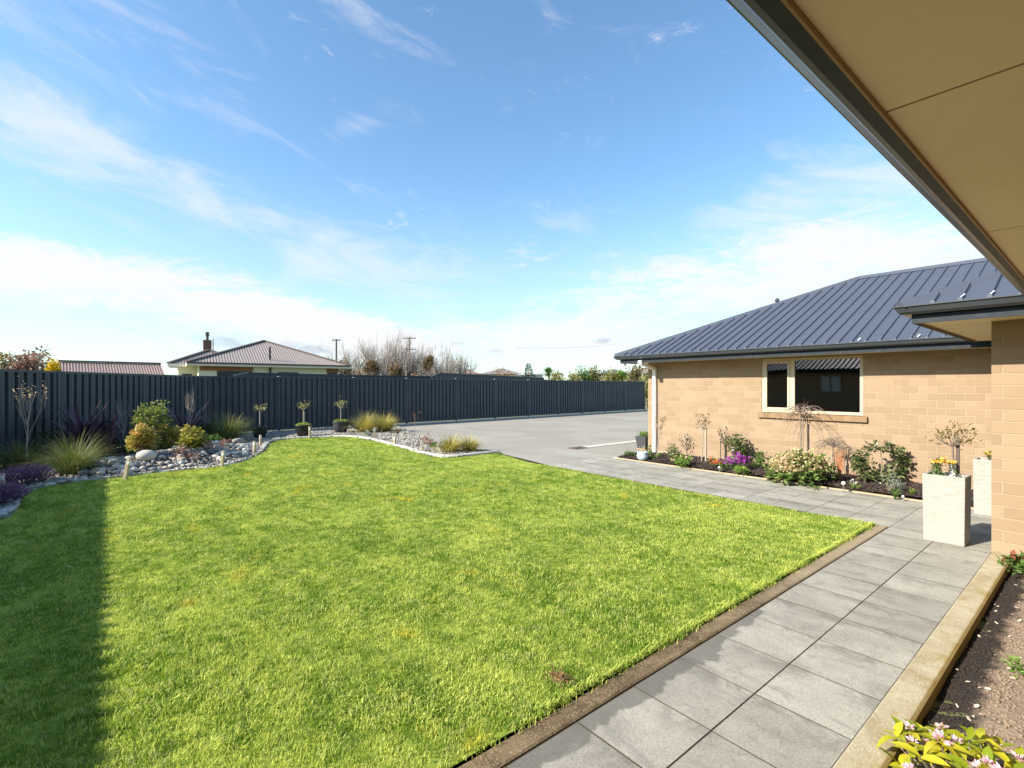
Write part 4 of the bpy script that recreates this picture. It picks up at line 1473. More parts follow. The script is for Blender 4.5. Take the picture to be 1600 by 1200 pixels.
mid = Vector((-8, 6, 0))
for a, b in zip(posts[:-1], posts[1:]):
    panel(a, b, mid - (a + b) / 2)
for i, p in enumerate(posts):
    a, b = posts[max(0, i - 1)], posts[min(len(posts) - 1, i + 1)]
    t = (b - a).normalized()
    q = MB(org); q.bar(p + Vector((0, 0, -.1)), p + Vector((0, 0, FT + 0.018)), 0.085, 0.075, up=t); q.build('post', M['fence'], fence)
    if i >= 4:
        q = MB(org); q.bar(p + Vector((0, 0, FT + .018)), p + Vector((0, 0, FT + 0.034)), 0.10, 0.09, up=t); q.build('post_cap', M['fence_cap'], fence)
st_ = MB()
pa, pb_ = F2.lerp(FE, .27), FE
st_.bar(pa + Vector((.06, 0, 0)), pb_ + Vector((.06, 0, 0)), 0.22, 0.05)
st_.build('fence_strip', M['strip'])['kind'] = 'structure'

# ------------------------------------------------------------------ planters by the porch
def planter(loc, rz, label, w=0.335, d=0.30, h=0.685):
    t = thing('planter', label, 'planter', loc, rz, None)
    b = MB()
    o_, i_ = 0.5, 0.028
    n = 15
    V, F = [], []
    rng = random.Random(int(loc[0] * 100))
    for k in range(n):
        z_ = h * k / (n - 1)
        s_ = 0.955 + 0.045 * k / (n - 1)
        for (sx, sy) in ((-1, -1), (1, -1), (1, 1), (-1, 1)):
            V.append((sx * w / 2 * s_, sy * d / 2 * s_, z_))
    for k in range(n - 1):
        for c in range(4):
            F.append((k * 4 + c, k * 4 + (c + 1) % 4, k * 4 + 4 + (c + 1) % 4, k * 4 + 4 + c))
    F.append((3, 2, 1, 0))
    b0 = (n - 1) * 4
    for (sx, sy) in ((-1, -1), (1, -1), (1, 1), (-1, 1)): V.append((sx * (w / 2 - i_), sy * (d / 2 - i_), h))
    for (sx, sy) in ((-1, -1), (1, -1), (1, 1), (-1, 1)): V.append((sx * (w / 2 - i_), sy * (d / 2 - i_), h - .06))
    for c in range(4):
        F.append((b0 + c, b0 + (c + 1) % 4, b0 + 4 + (c + 1) % 4, b0 + 4 + c))
        F.append((b0 + 4 + c, b0 + 4 + (c + 1) % 4, b0 + 8 + (c + 1) % 4, b0 + 8 + c))
    b.add(V, F)
    b.build('body', M['planter'], t, bevel=0.006)
    MB().box(-w / 2 + i_ + .001, w / 2 - i_ - .001, -d / 2 + i_ + .001, d / 2 - i_ - .001, h - .1, h - .035).build('potting_soil', M['mulch'], t)
    return t


p1 = Vector((-1.10, 6.70, 0.006))
planter(p1, RAD(-1), 'tall white ribbed planter on the slabs nearer the lawn')
p2 = Vector((-0.955, 8.50, 0.006))
planter(p2, 0, 'tall white ribbed planter partly hidden behind the porch pillar')

# ------------------------------------------------------------------ standard roses, pots, stakes
def standard(name, label, loc, trunk_h, cr, ch, mat, seed, cat='plant', group=None, stake=None, lean=(0, 0), n=70, leaf=0.045, trunk_r=0.012, tmat='twig', twist=False):
    rng = np.random.default_rng(seed)
    t = thing(name, label, cat, loc, 0, group)
    top = Vector((lean[0], lean[1], trunk_h))
    b = MB()
    b.tube([(0, 0, -.03), (lean[0] * .4 + .006, lean[1] * .4, trunk_h * .5), top], [trunk_r, trunk_r * .9, trunk_r * .85], 6)
    b.build('stem', M[tmat], t)
    tw, tips, P, O = MB(), [], [], []
    for k in range(7):
        a = 2 * PI * k / 7 + rng.uniform(-.3, .3)
        q = rng.uniform(.5, 1)
        e = top + Vector((math.cos(a) * cr * q, math.sin(a) * cr * q, ch * rng.uniform(.35, .85)))
        m_ = top.lerp(e, .5) + Vector((0, 0, -ch * .08))
        tw.tube([top - Vector((0, 0, .01)), m_, e], [trunk_r * .6, trunk_r * .4, trunk_r * .2], 4)
        for _ in range(max(2, n // 7)):
            s_ = rng.uniform(.35, 1.1)
            p = top.lerp(e, s_) + Vector(rng.normal(0, cr * .22, 3))
            P.append(p); O.append((p - top).normalized())
    tw.build('twigs', M[tmat], t)
    lb = MB()
    leaves(lb, rng, np.array(P), leaf, .5, .5, np.array(O), .4)
    lb.build('foliage', mat, t)
    if stake: 
        s = MB(); s.box(-.014, .014, -.014, .014, -.05, stake[2])
        so_ = s.build('stake', M[stake[3]], t); so_.location = (stake[0], stake[1], 0)
        tie = MB(); tie.bar((0, 0, stake[2] * .95), (stake[0], stake[1], stake[2] * .95), .02, .025)
        tie.build('tie', M['stake'], t)
    return t


# ------------------------------------------------------------------ house bed, left to right
def bz(x, y): return bedh(x, y)


def bed(px, py):
    p = site(px, py, 0.03)
    return Vector((p.x, p.y, bz(p.x, p.y) - 0.005))


right = Vector((CH, SH, 0))      # across the view
bp = site(1003, 702)
t = thing('square_planter', 'charcoal square planter of low greenery beside the wall corner', 'planter', (bp.x - .02, bp.y + .1, -.01), RAD(4))
pbm = MB(); V = []
for z_, s_ in ((0, .11), (.34, .155), (.34, .135), (.28, .13)):
    for sx, sy in ((-1, -1), (1, -1), (1, 1), (-1, 1)): V.append((sx * s_, sy * s_, z_))
pbm.add(V, [(3, 2, 1, 0)] + [(k * 4 + c, k * 4 + (c + 1) % 4, k * 4 + 4 + (c + 1) % 4, k * 4 + 4 + c) for k in range(3) for c in range(4)] + [(12, 13, 14, 15)])
pbm.build('body', M['grey_pot'], t, bevel=.005)
fm_ = MB(); rg = np.random.default_rng(3); P, v, _ = clump_points(rg, 160, .15, .14, .29, 8); leaves(fm_, rg, P, .06, .5, .6, v); fm_.build('foliage', L['fresh_green'], t)
MB().box(-.12, .12, -.12, .12, -.0, .03).build('pot_stand', M['bead'], t)

p = bed(1004, 719)
t = thing('glazed_pot', 'pale blue glazed pot with dry sticks at the left end of the bed', 'pot', p)
b = MB(); b.lathe([(.065, 0), (.115, .05), (.125, .10), (.105, .155), (.12, .18), (.108, .18), (.095, .155), (.09, .13)], 20); b.build('body', M['blue_pot'], t, smooth=True)
MB().lathe([(.0, .12), (.092, .135)], 12).build('potting_soil', M['mulch'], t)
b = MB(); rs = random.Random(2)
for k in range(9): b.tube([(rs.uniform(-.03, .03), rs.uniform(-.03, .03), .12), (rs.uniform(-.07, .07), rs.uniform(-.07, .07), rs.uniform(.22, .32))], [.004, .003], 4)
b.build('sticks', M['pale_wood'], t)
shrub('ground_plant', 'low green plant left of the blue pot', bed(983, 714), .16, .10, L['mid_green'], 110, .045, 21, 'plant', clumps=6)
shrub('ground_plant', 'small green plant between blue pot and downpipe', bed(1017, 716), .10, .24, L['mid_green'], 90, .05, 22, 'plant', clumps=5)
shrub('ground_plant', 'tiny green tuft at the foot of the leftmost rose', bed(1025, 719), .09, .10, L['fresh_green'], 60, .04, 23, 'plant', clumps=4)
p = bed(1026, 717)
standard('standard_rose', 'leaning standard rose in front of the white downpipe', p, .60, .17, .32, L['rose'], 31, 'rose bush', 'standard roses along the brick wall', None, (right * .07).xy, 85, .05, .012, 'stake')
p = bed(1096, 724)
standard('standard_rose', 'standard rose tied to a thick grey stake left of the window', p, .68, .17, .32, L['rose'], 32, 'rose bush', 'standard roses along the brick wall', (right.x * .09, right.y * .09, .70, 'stake'), (right * .035).xy, 85, .05, .012, 'stake')
shrub('leafy_shrub', 'upright dark green shrub right of the leftmost rose', bed(1055, 719), .13, .36, L['camellia'], 170, .06, 41, clumps=8)
shrub('twiggy_shrub', 'sparse bronze twiggy shrub against the wall', bed(1074, 716) + Vector((0, .25, 0)), .13, .50, L['dry'], 60, .04, 42, clumps=10)
shrub('hellebore', 'low pale green hellebore in front of the bronze twigs', bed(1066, 728), .25, .20, L['fresh_green'], 190, .06, 43, 'plant', clumps=9, flowers=(L['hydrangea'], 26, .05, .4))
shrub('leafy_shrub', 'thin green shrub just right of the thick grey stake', bed(1112, 717) + Vector((0, .1, 0)), .12, .46, L['mid_green'], 90, .05, 44, clumps=8)
shrub('rhododendron', 'rounded green shrub rising behind the magenta flowers', bed(1152, 727) + Vector((0, .15, 0)), .30, .58, L['camellia'], 300, .08, 45, clumps=11)
shrub('flowering_plant', 'plant covered in bright magenta purple flowers', bed(1150, 736), .25, .27, L['mid_green'], 160, .05, 46, 'plant', clumps=8, flowers=(L['purple'], 420, .035, .45))
shrub('flowering_plant', 'small plant with orange red flowers left of the magenta one', bed(1119, 733), .13, .19, L['mid_green'], 90, .04, 47, 'plant', clumps=6, flowers=(L['orange'], 110, .04, .4))
shrub('ground_plant', 'fresh green plant in front of the magenta flowers', bed(1163, 742), .17, .14, L['fresh_green'], 120, .06, 48, 'plant', clumps=6)
shrub('leafy_shrub', 'compact green shrub between magenta flowers and white stake', bed(1190, 735), .19, .30, L['mid_green'], 220, .06, 49, clumps=8)


def stick(label, px, py, h, r, mat, tilt=(0, 0), name='garden_stake', cat='stake'):
    p = bed(px, py)
    mb = MB(); mb.tube([(0, 0, -.08), (tilt[0], tilt[1], h)], r, 6)
    return tag(mb.build(name, M[mat], None, loc=p), label, cat)


stick('thin brown stake right of the rose tied to a post', 1126, 722, .60, .008, 'stake')
stick('thin white stake standing against the wall under the window', 1205, 722, .60, .010, 'white_stick')
stick('dark leaning stick beside the white stake', 1217, 722, .50, .012, 'dark_stick', (-.03, -.02))


def weeping(label, px, py, h, reach, drop, seed, mat, stakes, yoff=0):
    rng = np.random.default_rng(seed)
    p = bed(px, py) + Vector((0, yoff, 0))
    t = thing('weeping_tree', label, 'tree', p, 0, None)
    b = MB(); b.tube([(0, 0, -.05), (.01, 0, h * .5), (0, 0, h)], [.013, .011, .011], 6)
    b.build('trunk', M[mat], t)
    cb = MB()
    for k in range(22):
        a = 2 * PI * k / 22 + rng.uniform(-.2, .2)
        rr = reach * rng.uniform(.5, 1.05)
        up = rng.uniform(.02, .14)
        dd = drop * rng.uniform(.3, 1.0)
        pts = [Vector((0, 0, h - .01))]
        for j in range(1, 6):
            s_ = j / 5
            pts.append(Vector((math.cos(a) * rr * s_ + rng.normal(0, .012), math.sin(a) * rr * s_ + rng.normal(0, .012), h + up * math.sin(s_ * PI * .8) * 1.4 - dd * s_ ** 2.2)))
        cb.tube(pts, [.008, .007, .005, .004, .003, .002], 4, cap=False)
        for j in (2, 3, 4):
            e = pts[j] + Vector((rng.normal(0, .10), rng.normal(0, .10), rng.normal(.01, .06)))
            cb.tube([pts[j], e], [.003, .0015], 3, cap=False)
    cb.build('crown', M[mat], t)
    for sx, sh in stakes:
        s = MB(); s.box(-.008, .008, -.008, .008, -.05, sh)
        o_ = s.build('stake', M['stake'], t); o_.location = (right.x * sx, right.y * sx, 0)
    return t


weeping('bare weeping standard with drooping twigs in front of the window', 1250, 738, 1.08, .55, .42, 5, 'twig', [(.05, .95)])
weeping('short bare weeping standard with dark arching twigs right of the cream flowers', 1302, 747, .52, .34, .22, 8, 'bark', [(-.03, .42), (.035, .42)])

# cream flowered shrub with big leaves at the front
p = bed(1249, 752)
cs = shrub('flowering_shrub', 'broad shrub of faded cream and pink flower heads under the window', p, .44, .46, L['bergenia'], 620, .085, 50, clumps=30, flowers=(L['hydrangea'], 2000, .05, .40), aspect=.55)


def big_leaf(l, w, curl=.25, seg=4, fold=.2, tint=.5):
    V, F = [], []
    prof = [0.12, .75, 1.0, .72, .0]
    for i in range(seg + 1):
        s_ = i / seg
        y_ = l * s_
        z_ = -curl * l * s_ * s_ + .08 * l * s_
        ww = w / 2 * prof[i]
        V += [(-ww, y_, z_ + fold * ww), (0, y_, z_), (ww, y_, z_ + fold * ww)]
    for i in range(seg):
        a = i * 3
        F += [(a, a + 1, a + 4, a + 3), (a + 1, a + 2, a + 5, a + 4)]
    mb = MB(); mb.add(V, F, tint)
    return mb


bl = [big_leaf(.17, .085, .35, tint=t_).mesh('leaf', L['bergenia'], True) for t_ in (.2, .5, .8)]
rl = random.Random(12)
for k in range(34):
    a = rl.uniform(PI * 0.75, PI * 1.85) + HEAD * 0
    rr = rl.uniform(.28, .46)
    put('leaf', rl.choice(bl), cs, (math.cos(a) * rr, math.sin(a) * rr, rl.uniform(.04, .2)), (rl.uniform(-.1, .7), rl.uniform(-.3, .3), a - PI / 2 + rl.uniform(-.4, .4)))

t = thing('coral_shrub', 'wispy upright coral orange twigs beside the short weeping tree', 'shrub', bed(1312, 752))
b = MB(); rg = np.random.default_rng(15)
for k in range(40):
    a, q = rg.uniform(0, 2 * PI), rg.uniform(0, .10)
    hh = rg.uniform(.25, .50)
    b.tube([(0, 0, 0), (math.cos(a) * q * .5, math.sin(a) * q * .5, hh * .5), (math.cos(a) * q, math.sin(a) * q, hh)], [.005, .0035, .002], 3, rg.uniform(0, 1), cap=False)
P = np.stack([rg.normal(0, .055, 120), rg.normal(0, .055, 120), rg.uniform(.12, .5, 120)], 1)
leaves(b, rg, P, .035, .3, .9)
b.build('twigs', L['coral'], t)

# small solar lights in the bed
def globe(px, py, label, r=.028, h=.10):
    t = thing('solar_light', label, 'garden light', bed(px, py), 0, None)
    b = MB(); b.tube([(0, 0, -.05), (0, 0, h)], .006, 6); b.build('spike', M['steel'], t)
    b = MB(); b.lathe([(.004, -r)] + [(r * math.cos(a), r * math.sin(a)) for a in [-1.2, -.8, -.4, 0, .4, .8, 1.2]] + [(.004, r)], 12, (0, 0, h + r * .9)); b.build('globe', M['lamp_glass'], t, smooth=True)
    MB().lathe([(r * .8, 0), (r * .9, .012), (r * .3, .02)], 10, (0, 0, h - .01)).build('collar', M['dark_stick'], t)


globe(1318, 767, 'round globe garden light in the mulch near the slabs')
globe(1124, 738, 'small dark garden light under the orange flowers', .022, .07)
globe(1411, 780, 'tiny white garden light by the strappy leaves', .018, .04)


def strappy(label, px, py, n, h, seed, mat='fresh_green', w=.016, name='bulb_plant', flowers=0):
    rg = np.random.default_rng(seed)
    t = thing(name, label, 'plant', bed(px, py))
    b = MB()
    for k in range(n):
        a = rg.uniform(0, 2 * PI); hh = h * rg.uniform(.6, 1.1); q = rg.uniform(.2, .7) * h
        d_ = Vector((math.cos(a), math.sin(a), 0)); s_ = Vector((-d_.y, d_.x, 0)) * w / 2
        V = []
        for j in range(4):
            u = j / 4
            c = d_ * q * u ** 1.5 + Vector((0, 0, hh * (u - .25 * u * u)))
            V += [c - s_ * (1 - .5 * u), c + s_ * (1 - .5 * u)]
        V.append(d_ * q + Vector((0, 0, hh * .72)))
        b.add(V, [(0, 1, 3, 2), (2, 3, 5, 4), (4, 5, 7, 6), (6, 7, 8)], rg.uniform(0, 1))
    b.build('leaves', L[mat], t)
    if flowers:
        f = MB(); P = np.stack([rg.normal(0, .03, flowers), rg.normal(0, .03, flowers), rg.uniform(.6, 1.0, flowers) * h], 1)
        leaves(f, rg, P, .04, .8, .8); f.build('flowers', L['white'], t)


strappy('small white flowered bulbs beside the globe light', 1333, 765, 12, .14, 61, flowers=8)
strappy('yellow green bulb shoots right of the white flowered bulbs', 1341, 766, 9, .12, 62)
strappy('strappy green leaves at the slab edge near the planter', 1399, 778, 26, .20, 63, 'mid_green', .02)
strappy('fresh green spiky shoots just left of the white planter', 1424, 776, 14, .16, 64, 'fresh_green', .02)
shrub('silver_plant', 'fuzzy silver green plant in front of the arching camellia', bed(1389, 770), .19, .24, L['silver'], 320, .035, 65, 'plant', clumps=10, aspect=.25)
# arching camellia: two stems joined over a gap
p = bed(1376, 757)
t = thing('arching_shrub', 'glossy green camellia arching round a gap that shows the wall', 'shrub', p)
rg = np.random.default_rng(71)
P, O = [], []
sbm_ = MB()
ring = []
for k in range(15):
    a = -0.55 * PI + k / 14 * 2.1 * PI
    ring.append(Vector((right.x * math.sin(a) * .35, right.y * math.sin(a) * .35, .33 - .25 * math.cos(a))))
for k, c in enumerate(ring):
    for _ in range(48):
        v = Vector(rg.normal(0, 1, 3)).normalized() * (rg.uniform(0, 1) ** .5)
        P.append(c + Vector((v.x * .085, v.y * .085, v.z * .08))); O.append(v)
for _ in range(150):
    v = Vector(rg.normal(0, 1, 3)).normalized() * (rg.uniform(0, 1) ** .5)
    P.append(Vector((right.x * rg.choice([-.26, .26]), right.y * rg.choice([-.26, .26]), .18)) + Vector((v.x * .13, v.y * .13, v.z * .15))); O.append(v)
b = MB(); P = np.array(P); P[:, 2] = np.maximum(P[:, 2], .02)
leaves(b, rg, P, .075, .6, .2, np.array(O), .5, droop=.3); b.build('foliage', L['camellia'], t)
for s_ in (-1, 1):
    sbm_.tube([(0, 0, -.03), right * (.2 * s_) + Vector((0, 0, .18)), right * (.3 * s_) + Vector((0, 0, .36)), right * (.1 * s_) + Vector((0, 0, .54))], [.014, .012, .009, .004], 5)
sbm_.tube([(0, 0, -.03), right * .02 + Vector((0, 0, .3)), (0, 0, .52)], [.012, .009, .004], 5)
sbm_.build('stems', M['twig'], t)
shrub('ground_plant', 'green leaves peeping out between the two white planters', Vector((-0.98, 8.78, .03)), .08, .30, L['mid_green'], 80, .05, 66, 'plant', clumps=6)

# plants in the tall planters (top at 0.65 m)
pt = p1 + Vector((0, 0, .645))
shrub('yellow_chrysanthemum', 'yellow flowered plant in the nearer white planter', pt + Vector((-.03, -.03, 0)), .10, .20, L['mid_green'], 200, .03, 81, 'plant', clumps=7, flowers=(L['yellow'], 120, .032, .75))
standard('standard_rose', 'bronze leaved standard rose in the nearer white planter', pt + Vector((.03, .10, 0)), .33, .19, .22, L['rose'], 82, 'rose bush', None, (right.x * .055, right.y * .055, .42, 'dark_stick'), (0, 0), 150, .042, .012, 'bark')
tw_ = MB(); tw_.tube([(0, 0, 0), (0, 0, .17)], .03, 8)
tag(tw_.build('tree_guard', M['white_stick'], None, loc=pt + Vector((.03, .10, 0))), 'pale plastic guard round the rose stem in the nearer planter', 'tree guard')
pt2 = p2 + Vector((0, 0, .645))
shrub('yellow_chrysanthemum', 'yellow flowered plant in the planter behind the pillar', pt2 + Vector((-.01, 0, 0)), .07, .17, L['mid_green'], 110, .03, 83, 'plant', clumps=5, flowers=(L['yellow'], 70, .03, .55))

# ------------------------------------------------------------------ bed on the right
rd = random.Random(33)
dl = [big_leaf(.10, .042, c_, tint=t_, fold=.3).mesh('leaf', L['daphne'], True) for c_, t_ in ((.15, .2), (.45, .5), (.8, .8), (.3, .95), (.2, .05))]
fb = MB(); rg = np.random.default_rng(91)
for k in range(26):
    v = Vector(rg.normal(0, 1, 3)); v.z = abs(v.z); v.normalize()
    leaves(fb, rg, np.array([v * .014]), .034, .5, .1, np.array([v]), 3.0)
fl_me = fb.mesh('flower_head', L['pink'])


def daphne(cx, cy, cz, r, n, nf, label, seed):
    rd = random.Random(seed)
    t = thing('daphne_bush', label, 'shrub', (cx, cy, cz))
    sb_ = MB()
    for k in range(n):
        a, q = rd.uniform(0, 2 * PI), math.sqrt(rd.uniform(0, 1))
        hh = .05 + .20 * (1 - .6 * q * q) * rd.uniform(.55, 1.1)
        c = Vector((math.cos(a) * q * r, math.sin(a) * q * r, hh))
        sb_.tube([(c.x * .3, c.y * .3, 0), (c.x * .75, c.y * .75, hh * .6), c], [.006, .005, .003], 4)
        w_ = rd.randint(4, 5) if k < 40 else 3
        if k >= 60: w_ = 3
        for j in range(w_):
            az_ = 2 * PI * j / w_ + rd.uniform(-.3, .3)
            put('leaf', rd.choice(dl), t, c + Vector((0, 0, rd.uniform(-.02, .01))), (rd.uniform(.1, .8), rd.uniform(-.4, .4), az_), [rd.uniform(.5, .95)] * 3)
        if k < nf:
            put('flower_head', fl_me, t, c + Vector((0, 0, .018)), (rd.uniform(-.3, .3), rd.uniform(-.3, .3), rd.uniform(0, 6)), [rd.uniform(.5, .8)] * 3)
    sb_.build('stems', M['bark'], t)
    return t


daphne(-0.31, 2.58, -0.06, .31, 84, 22, 'yellow green bush with pale pink flower clusters at the bottom corner', 5)
shrub('ground_plant', 'bronze and green leafy plant on soil below the pillar', Vector((-0.50, 6.15, -.03)), .13, .16, L['mid_green'], 110, .06, 95, 'plant', clumps=7, flowers=(L['red'], 50, .055, .2))
shrub('ground_plant', 'small lime green seedling halfway along the soil bed', Vector((-0.345, 3.97, -.03)), .05, .09, L['fresh_green'], 40, .035, 96, 'plant', clumps=4)
shrub('ground_plant', 'tiny yellow green seedling at the right of the soil bed', Vector((-0.37, 5.35, -.03)), .05, .07, L['fresh_green'], 30, .035, 97, 'plant', clumps=3)

# ------------------------------------------------------------------ garden bed along the fence
def gb_(px, py):
    p = site(px, py, 0.02)
    for _ in range(12):
        q = site(px, py, bed_h(p.x, p.y))
        p = p.lerp(q, .5)
    return Vector((p.x, p.y, bed_h(p.x, p.y) - 0.01))


def heather(px, py, r, h, label, seed):
    rng = np.random.default_rng(seed)
    t = thing('heather', label, 'shrub', gb_(px, py), 0, 'purple heathers')
    b = MB()
    for k in range(520):
        a, q = rng.uniform(0, 2 * PI), math.sqrt(rng.uniform(0, 1))
        top = Vector((math.cos(a) * q * r, math.sin(a) * q * r, h * math.sqrt(max(.08, 1 - .85 * q * q)) * rng.uniform(.75, 1.08)))
        base = Vector((top.x * .55, top.y * .55, top.z * .35))
        n = 9
        P = np.array([base.lerp(top, i / (n - 1)) for i in range(n)])
        d_ = np.array([(top - base).normalized()] * n)
        leaves(b, rng, P, .026, .45, .6, d_, .6, np.clip(np.linspace(.1, .85, n) + rng.normal(0, .18), 0, 1))
    b.build('foliage', L['heather'], t)
    s = MB()
    for k in range(30):
        a = rng.uniform(0, 2 * PI)
        s.tube([(0, 0, -.02), (math.cos(a) * r * .6, math.sin(a) * r * .6, h * .5)], [.006, .003], 3)
    s.build('stems', M['bark'], t)


heather(38, 757, .40, .33, 'larger purple heather mound at the left edge of the bed', 1)
heather(-6, 789, .36, .32, 'purple heather cut off by the left edge of view, nearest the lawn', 2)
tussock(gb_(33, 733), .62, .62, 'green tussock grass behind the larger purple heather', L['tussock'], 3)
tussock(gb_(115, 738), .55, .72, 'big green tussock grass at the river stones, in shade', L['tussock'], 4, 950)
tussock(gb_(355, 691), .58, .90, 'tall green tussock grass with straw tips by the fence corner', L['tussock'], 5, 900, w=.009)
tussock(gb_(570, 675), .50, .76, 'golden tussock beside the rightmost potted tree', L['tussock_gold'], 6, 800, 'golden tussock grasses', .010)
tussock(gb_(600, 674), .48, .74, 'golden tussock touching its twin at the start of the driveway', L['tussock_gold'], 7, 800, 'golden tussock grasses', .010)
tussock(gb_(704, 706), .36, .52, 'golden tussock next to the small red leaved plant', L['tussock_gold'], 8, 650, 'golden tussock grasses', .008)
tussock(gb_(733, 705), .34, .48, 'golden tussock at the outermost tip of the gravel bed', L['tussock_gold'], 9, 650, 'golden tussock grasses', .008)


def flax(px, py, h, n, seed, label, d=None, reach=.9):
    rng = random.Random(seed)
    base = gb_(px, py)
    t = thing('purple_flax', label, 'flax', base, 0, 'purple flaxes')
    for k in range(n):
        ln = h * rng.uniform(.75, 1.2)
        w_ = .06 * rng.uniform(.8, 1.3)
        a = rng.uniform(0, 2 * PI)
        lean = rng.uniform(.1, .85)
        bend = rng.uniform(.05, .5) * (0.4 + lean)
        V, T = [], []
        d_ = Vector((math.cos(a), math.sin(a), 0)); s_ = Vector((-d_.y, d_.x, 0))
        p_ = d_ * .06; ang = lean * .5
        for j in range(6):
            ww = w_ / 2 * (1, 1.05, 1, .85, .55, .05)[j]
            V += [p_ - s_ * ww + Vector((0, 0, .1 * ww)), p_.copy(), p_ + s_ * ww + Vector((0, 0, .1 * ww))]
            p_ = p_ + (d_ * math.sin(ang) + Vector((0, 0, math.cos(ang)))) * ln / 5
            ang += bend
        F = []
        for j in range(5):
            q = j * 3
            F += [(q, q + 1, q + 4, q + 3), (q + 1, q + 2, q + 5, q + 4)]
        mb = MB(); mb.add(V, F, rng.uniform(0, 1))
        mb.build('leaf', L['flax'], t, True)


flax(128, 719, 1.2, 80, 1, 'wide dark purple flax arching in front of the left fence run')
flax(162, 716, 1.05, 40, 2, 'dark purple flax leaning over the left side of the orange shrub')
flax(291, 694, 1.20, 50, 3, 'dark purple flax behind the orange shrubs near the fence corner')

shrub('nandina', 'dense orange tipped shrub at the river stones, lowest and leftmost', gb_(222, 713), .25, .55, L['nandina'], 1300, .075, 101, clumps=16, tintbias=.06, group='orange and green heavenly bamboos')
shrub('nandina', 'orange and yellow shrub in the middle of the three', gb_(262, 705), .25, .60, L['nandina'], 1200, .08, 102, clumps=15, tintbias=-.02, group='orange and green heavenly bamboos')
shrub('nandina', 'yellow green shrub at the right of the orange ones', gb_(299, 702), .24, .50, L['nandina'], 1000, .08, 103, clumps=14, tintbias=-.16, group='orange and green heavenly bamboos')
shrub('nandina', 'airy pale green shrub standing taller behind the orange ones', gb_(240, 708), .34, .86, L['nandina_green'], 620, .085, 104, clumps=14, group='orange and green heavenly bamboos', z0=.35)
shrub('leafy_shrub', 'dark green bush between the orange shrubs and the straw tipped tussock', gb_(323, 691), .36, .62, L['dark_green'], 500, .08, 105, clumps=12)
shrub('ground_plant', 'low bright green plant below the straw tipped tussock', gb_(331, 697), .22, .34, L['mid_green'], 160, .09, 106, 'plant', clumps=7)
shrub('ground_plant', 'low green plant in deep shade left of the orange shrub', gb_(180, 714), .42, .38, L['dark_green'], 320, .09, 107, 'plant', clumps=10)
shrub('ground_plant', 'dark green foliage behind the two left tussocks', gb_(78, 722), .5, .55, L['dark_green'], 420, .09, 108, 'plant', clumps=12)
for i, (px, py, r, h, m_, lab) in enumerate([
        (285, 716, .17, .24, 'succulent', 'dusky red succulent clump near the large pale boulder'),
        (303, 718, .26, .13, 'succulent', 'low pink succulent mat among the river stones'),
        (327, 705, .22, .20, 'succulent', 'pinkish succulent clump above the timber lamp in the middle of the bed'),
        (351, 703, .17, .24, 'succulent', 'brown red succulent clump behind the middle timber lamp'),
        (574, 682, .14, .16, 'silver', 'small grey plant at the foot of the golden tussocks'),
        (618, 677, .15, .12, 'olive', 'low olive plant where gravel meets driveway'),
        (667, 694, .17, .32, 'red', 'small red leaved shrub among the gravel near the driveway'),
        (688, 702, .10, .14, 'silver', 'small silvery plant left of the outer golden tussocks'),
        (677, 700, .08, .12, 'mid_green', 'tiny green plant beside the red leaved shrub')]):
    shrub('ground_plant', lab, gb_(px, py), r, h, L[m_], 130, .05, 120 + i, 'plant', clumps=7, tintbias=.1)


def sapling(px, py, h, seed, label, mat='greytwig', spread=.12):
    rng = np.random.default_rng(seed)
    t = thing('sapling', label, 'sapling', gb_(px, py))
    b = MB(); b.tube([(0, 0, -.05), (.02, 0, h * .3), (0, .02, h * .55)], [.018, .013, .009], 5); b.build('trunk', M[mat], t)
    c, tips = MB(), []
    for k in range(6):
        a = rng.uniform(0, 2 * PI)
        z0 = h * rng.uniform(.3, .55)
        branch(c, rng, (0, .01, z0), (math.cos(a) * .35, math.sin(a) * .35, 1), (h - z0) * .6, .008, 0, 2, .25, 1.3, tips, 3, (2, 3), 3)
    c.build('crown', M[mat], t)
    if seed == 1:
        f = MB(); P = np.array([p for p, _ in tips if p.z > h * .7]); 
        if len(P): leaves(f, rng, P, .05, .6, .6); f.build('foliage', L['hydrangea'], t)


sapling(42, 734, 1.58, 1, 'thin bare sapling with a few pale buds at the left of the fence')
sapling(192, 708, 1.25, 2, 'faint twiggy sapling beside the arching purple flax')
sapling(297, 696, 1.45, 3, 'slender dark sapling behind the purple flax near the fence corner')


def lamp(px, py, h, lean, label, twist=0.0):
    t = thing('timber_lamp', label, 'garden light', gb_(px, py), twist, 'timber post lamps along the lawn edge')
    ln = Vector((lean[0], lean[1], 0))
    b = MB(); b.bar((0, 0, -.06), ln * .72 + Vector((0, 0, h * .72)), .052, .052); b.build('post', M['pale_wood'], t, bevel=.004)
    b = MB(); b.bar(ln * .72 + Vector((0, 0, h * .72)), ln * .95 + Vector((0, 0, h * .92)), .044, .044); b.build('lens', M['lamp_glass'], t)
    b = MB(); b.bar(ln * .95 + Vector((0, 0, h * .92)), ln + Vector((0, 0, h)), .054, .054); b.build('cap', M['pale_wood'], t, bevel=.004)


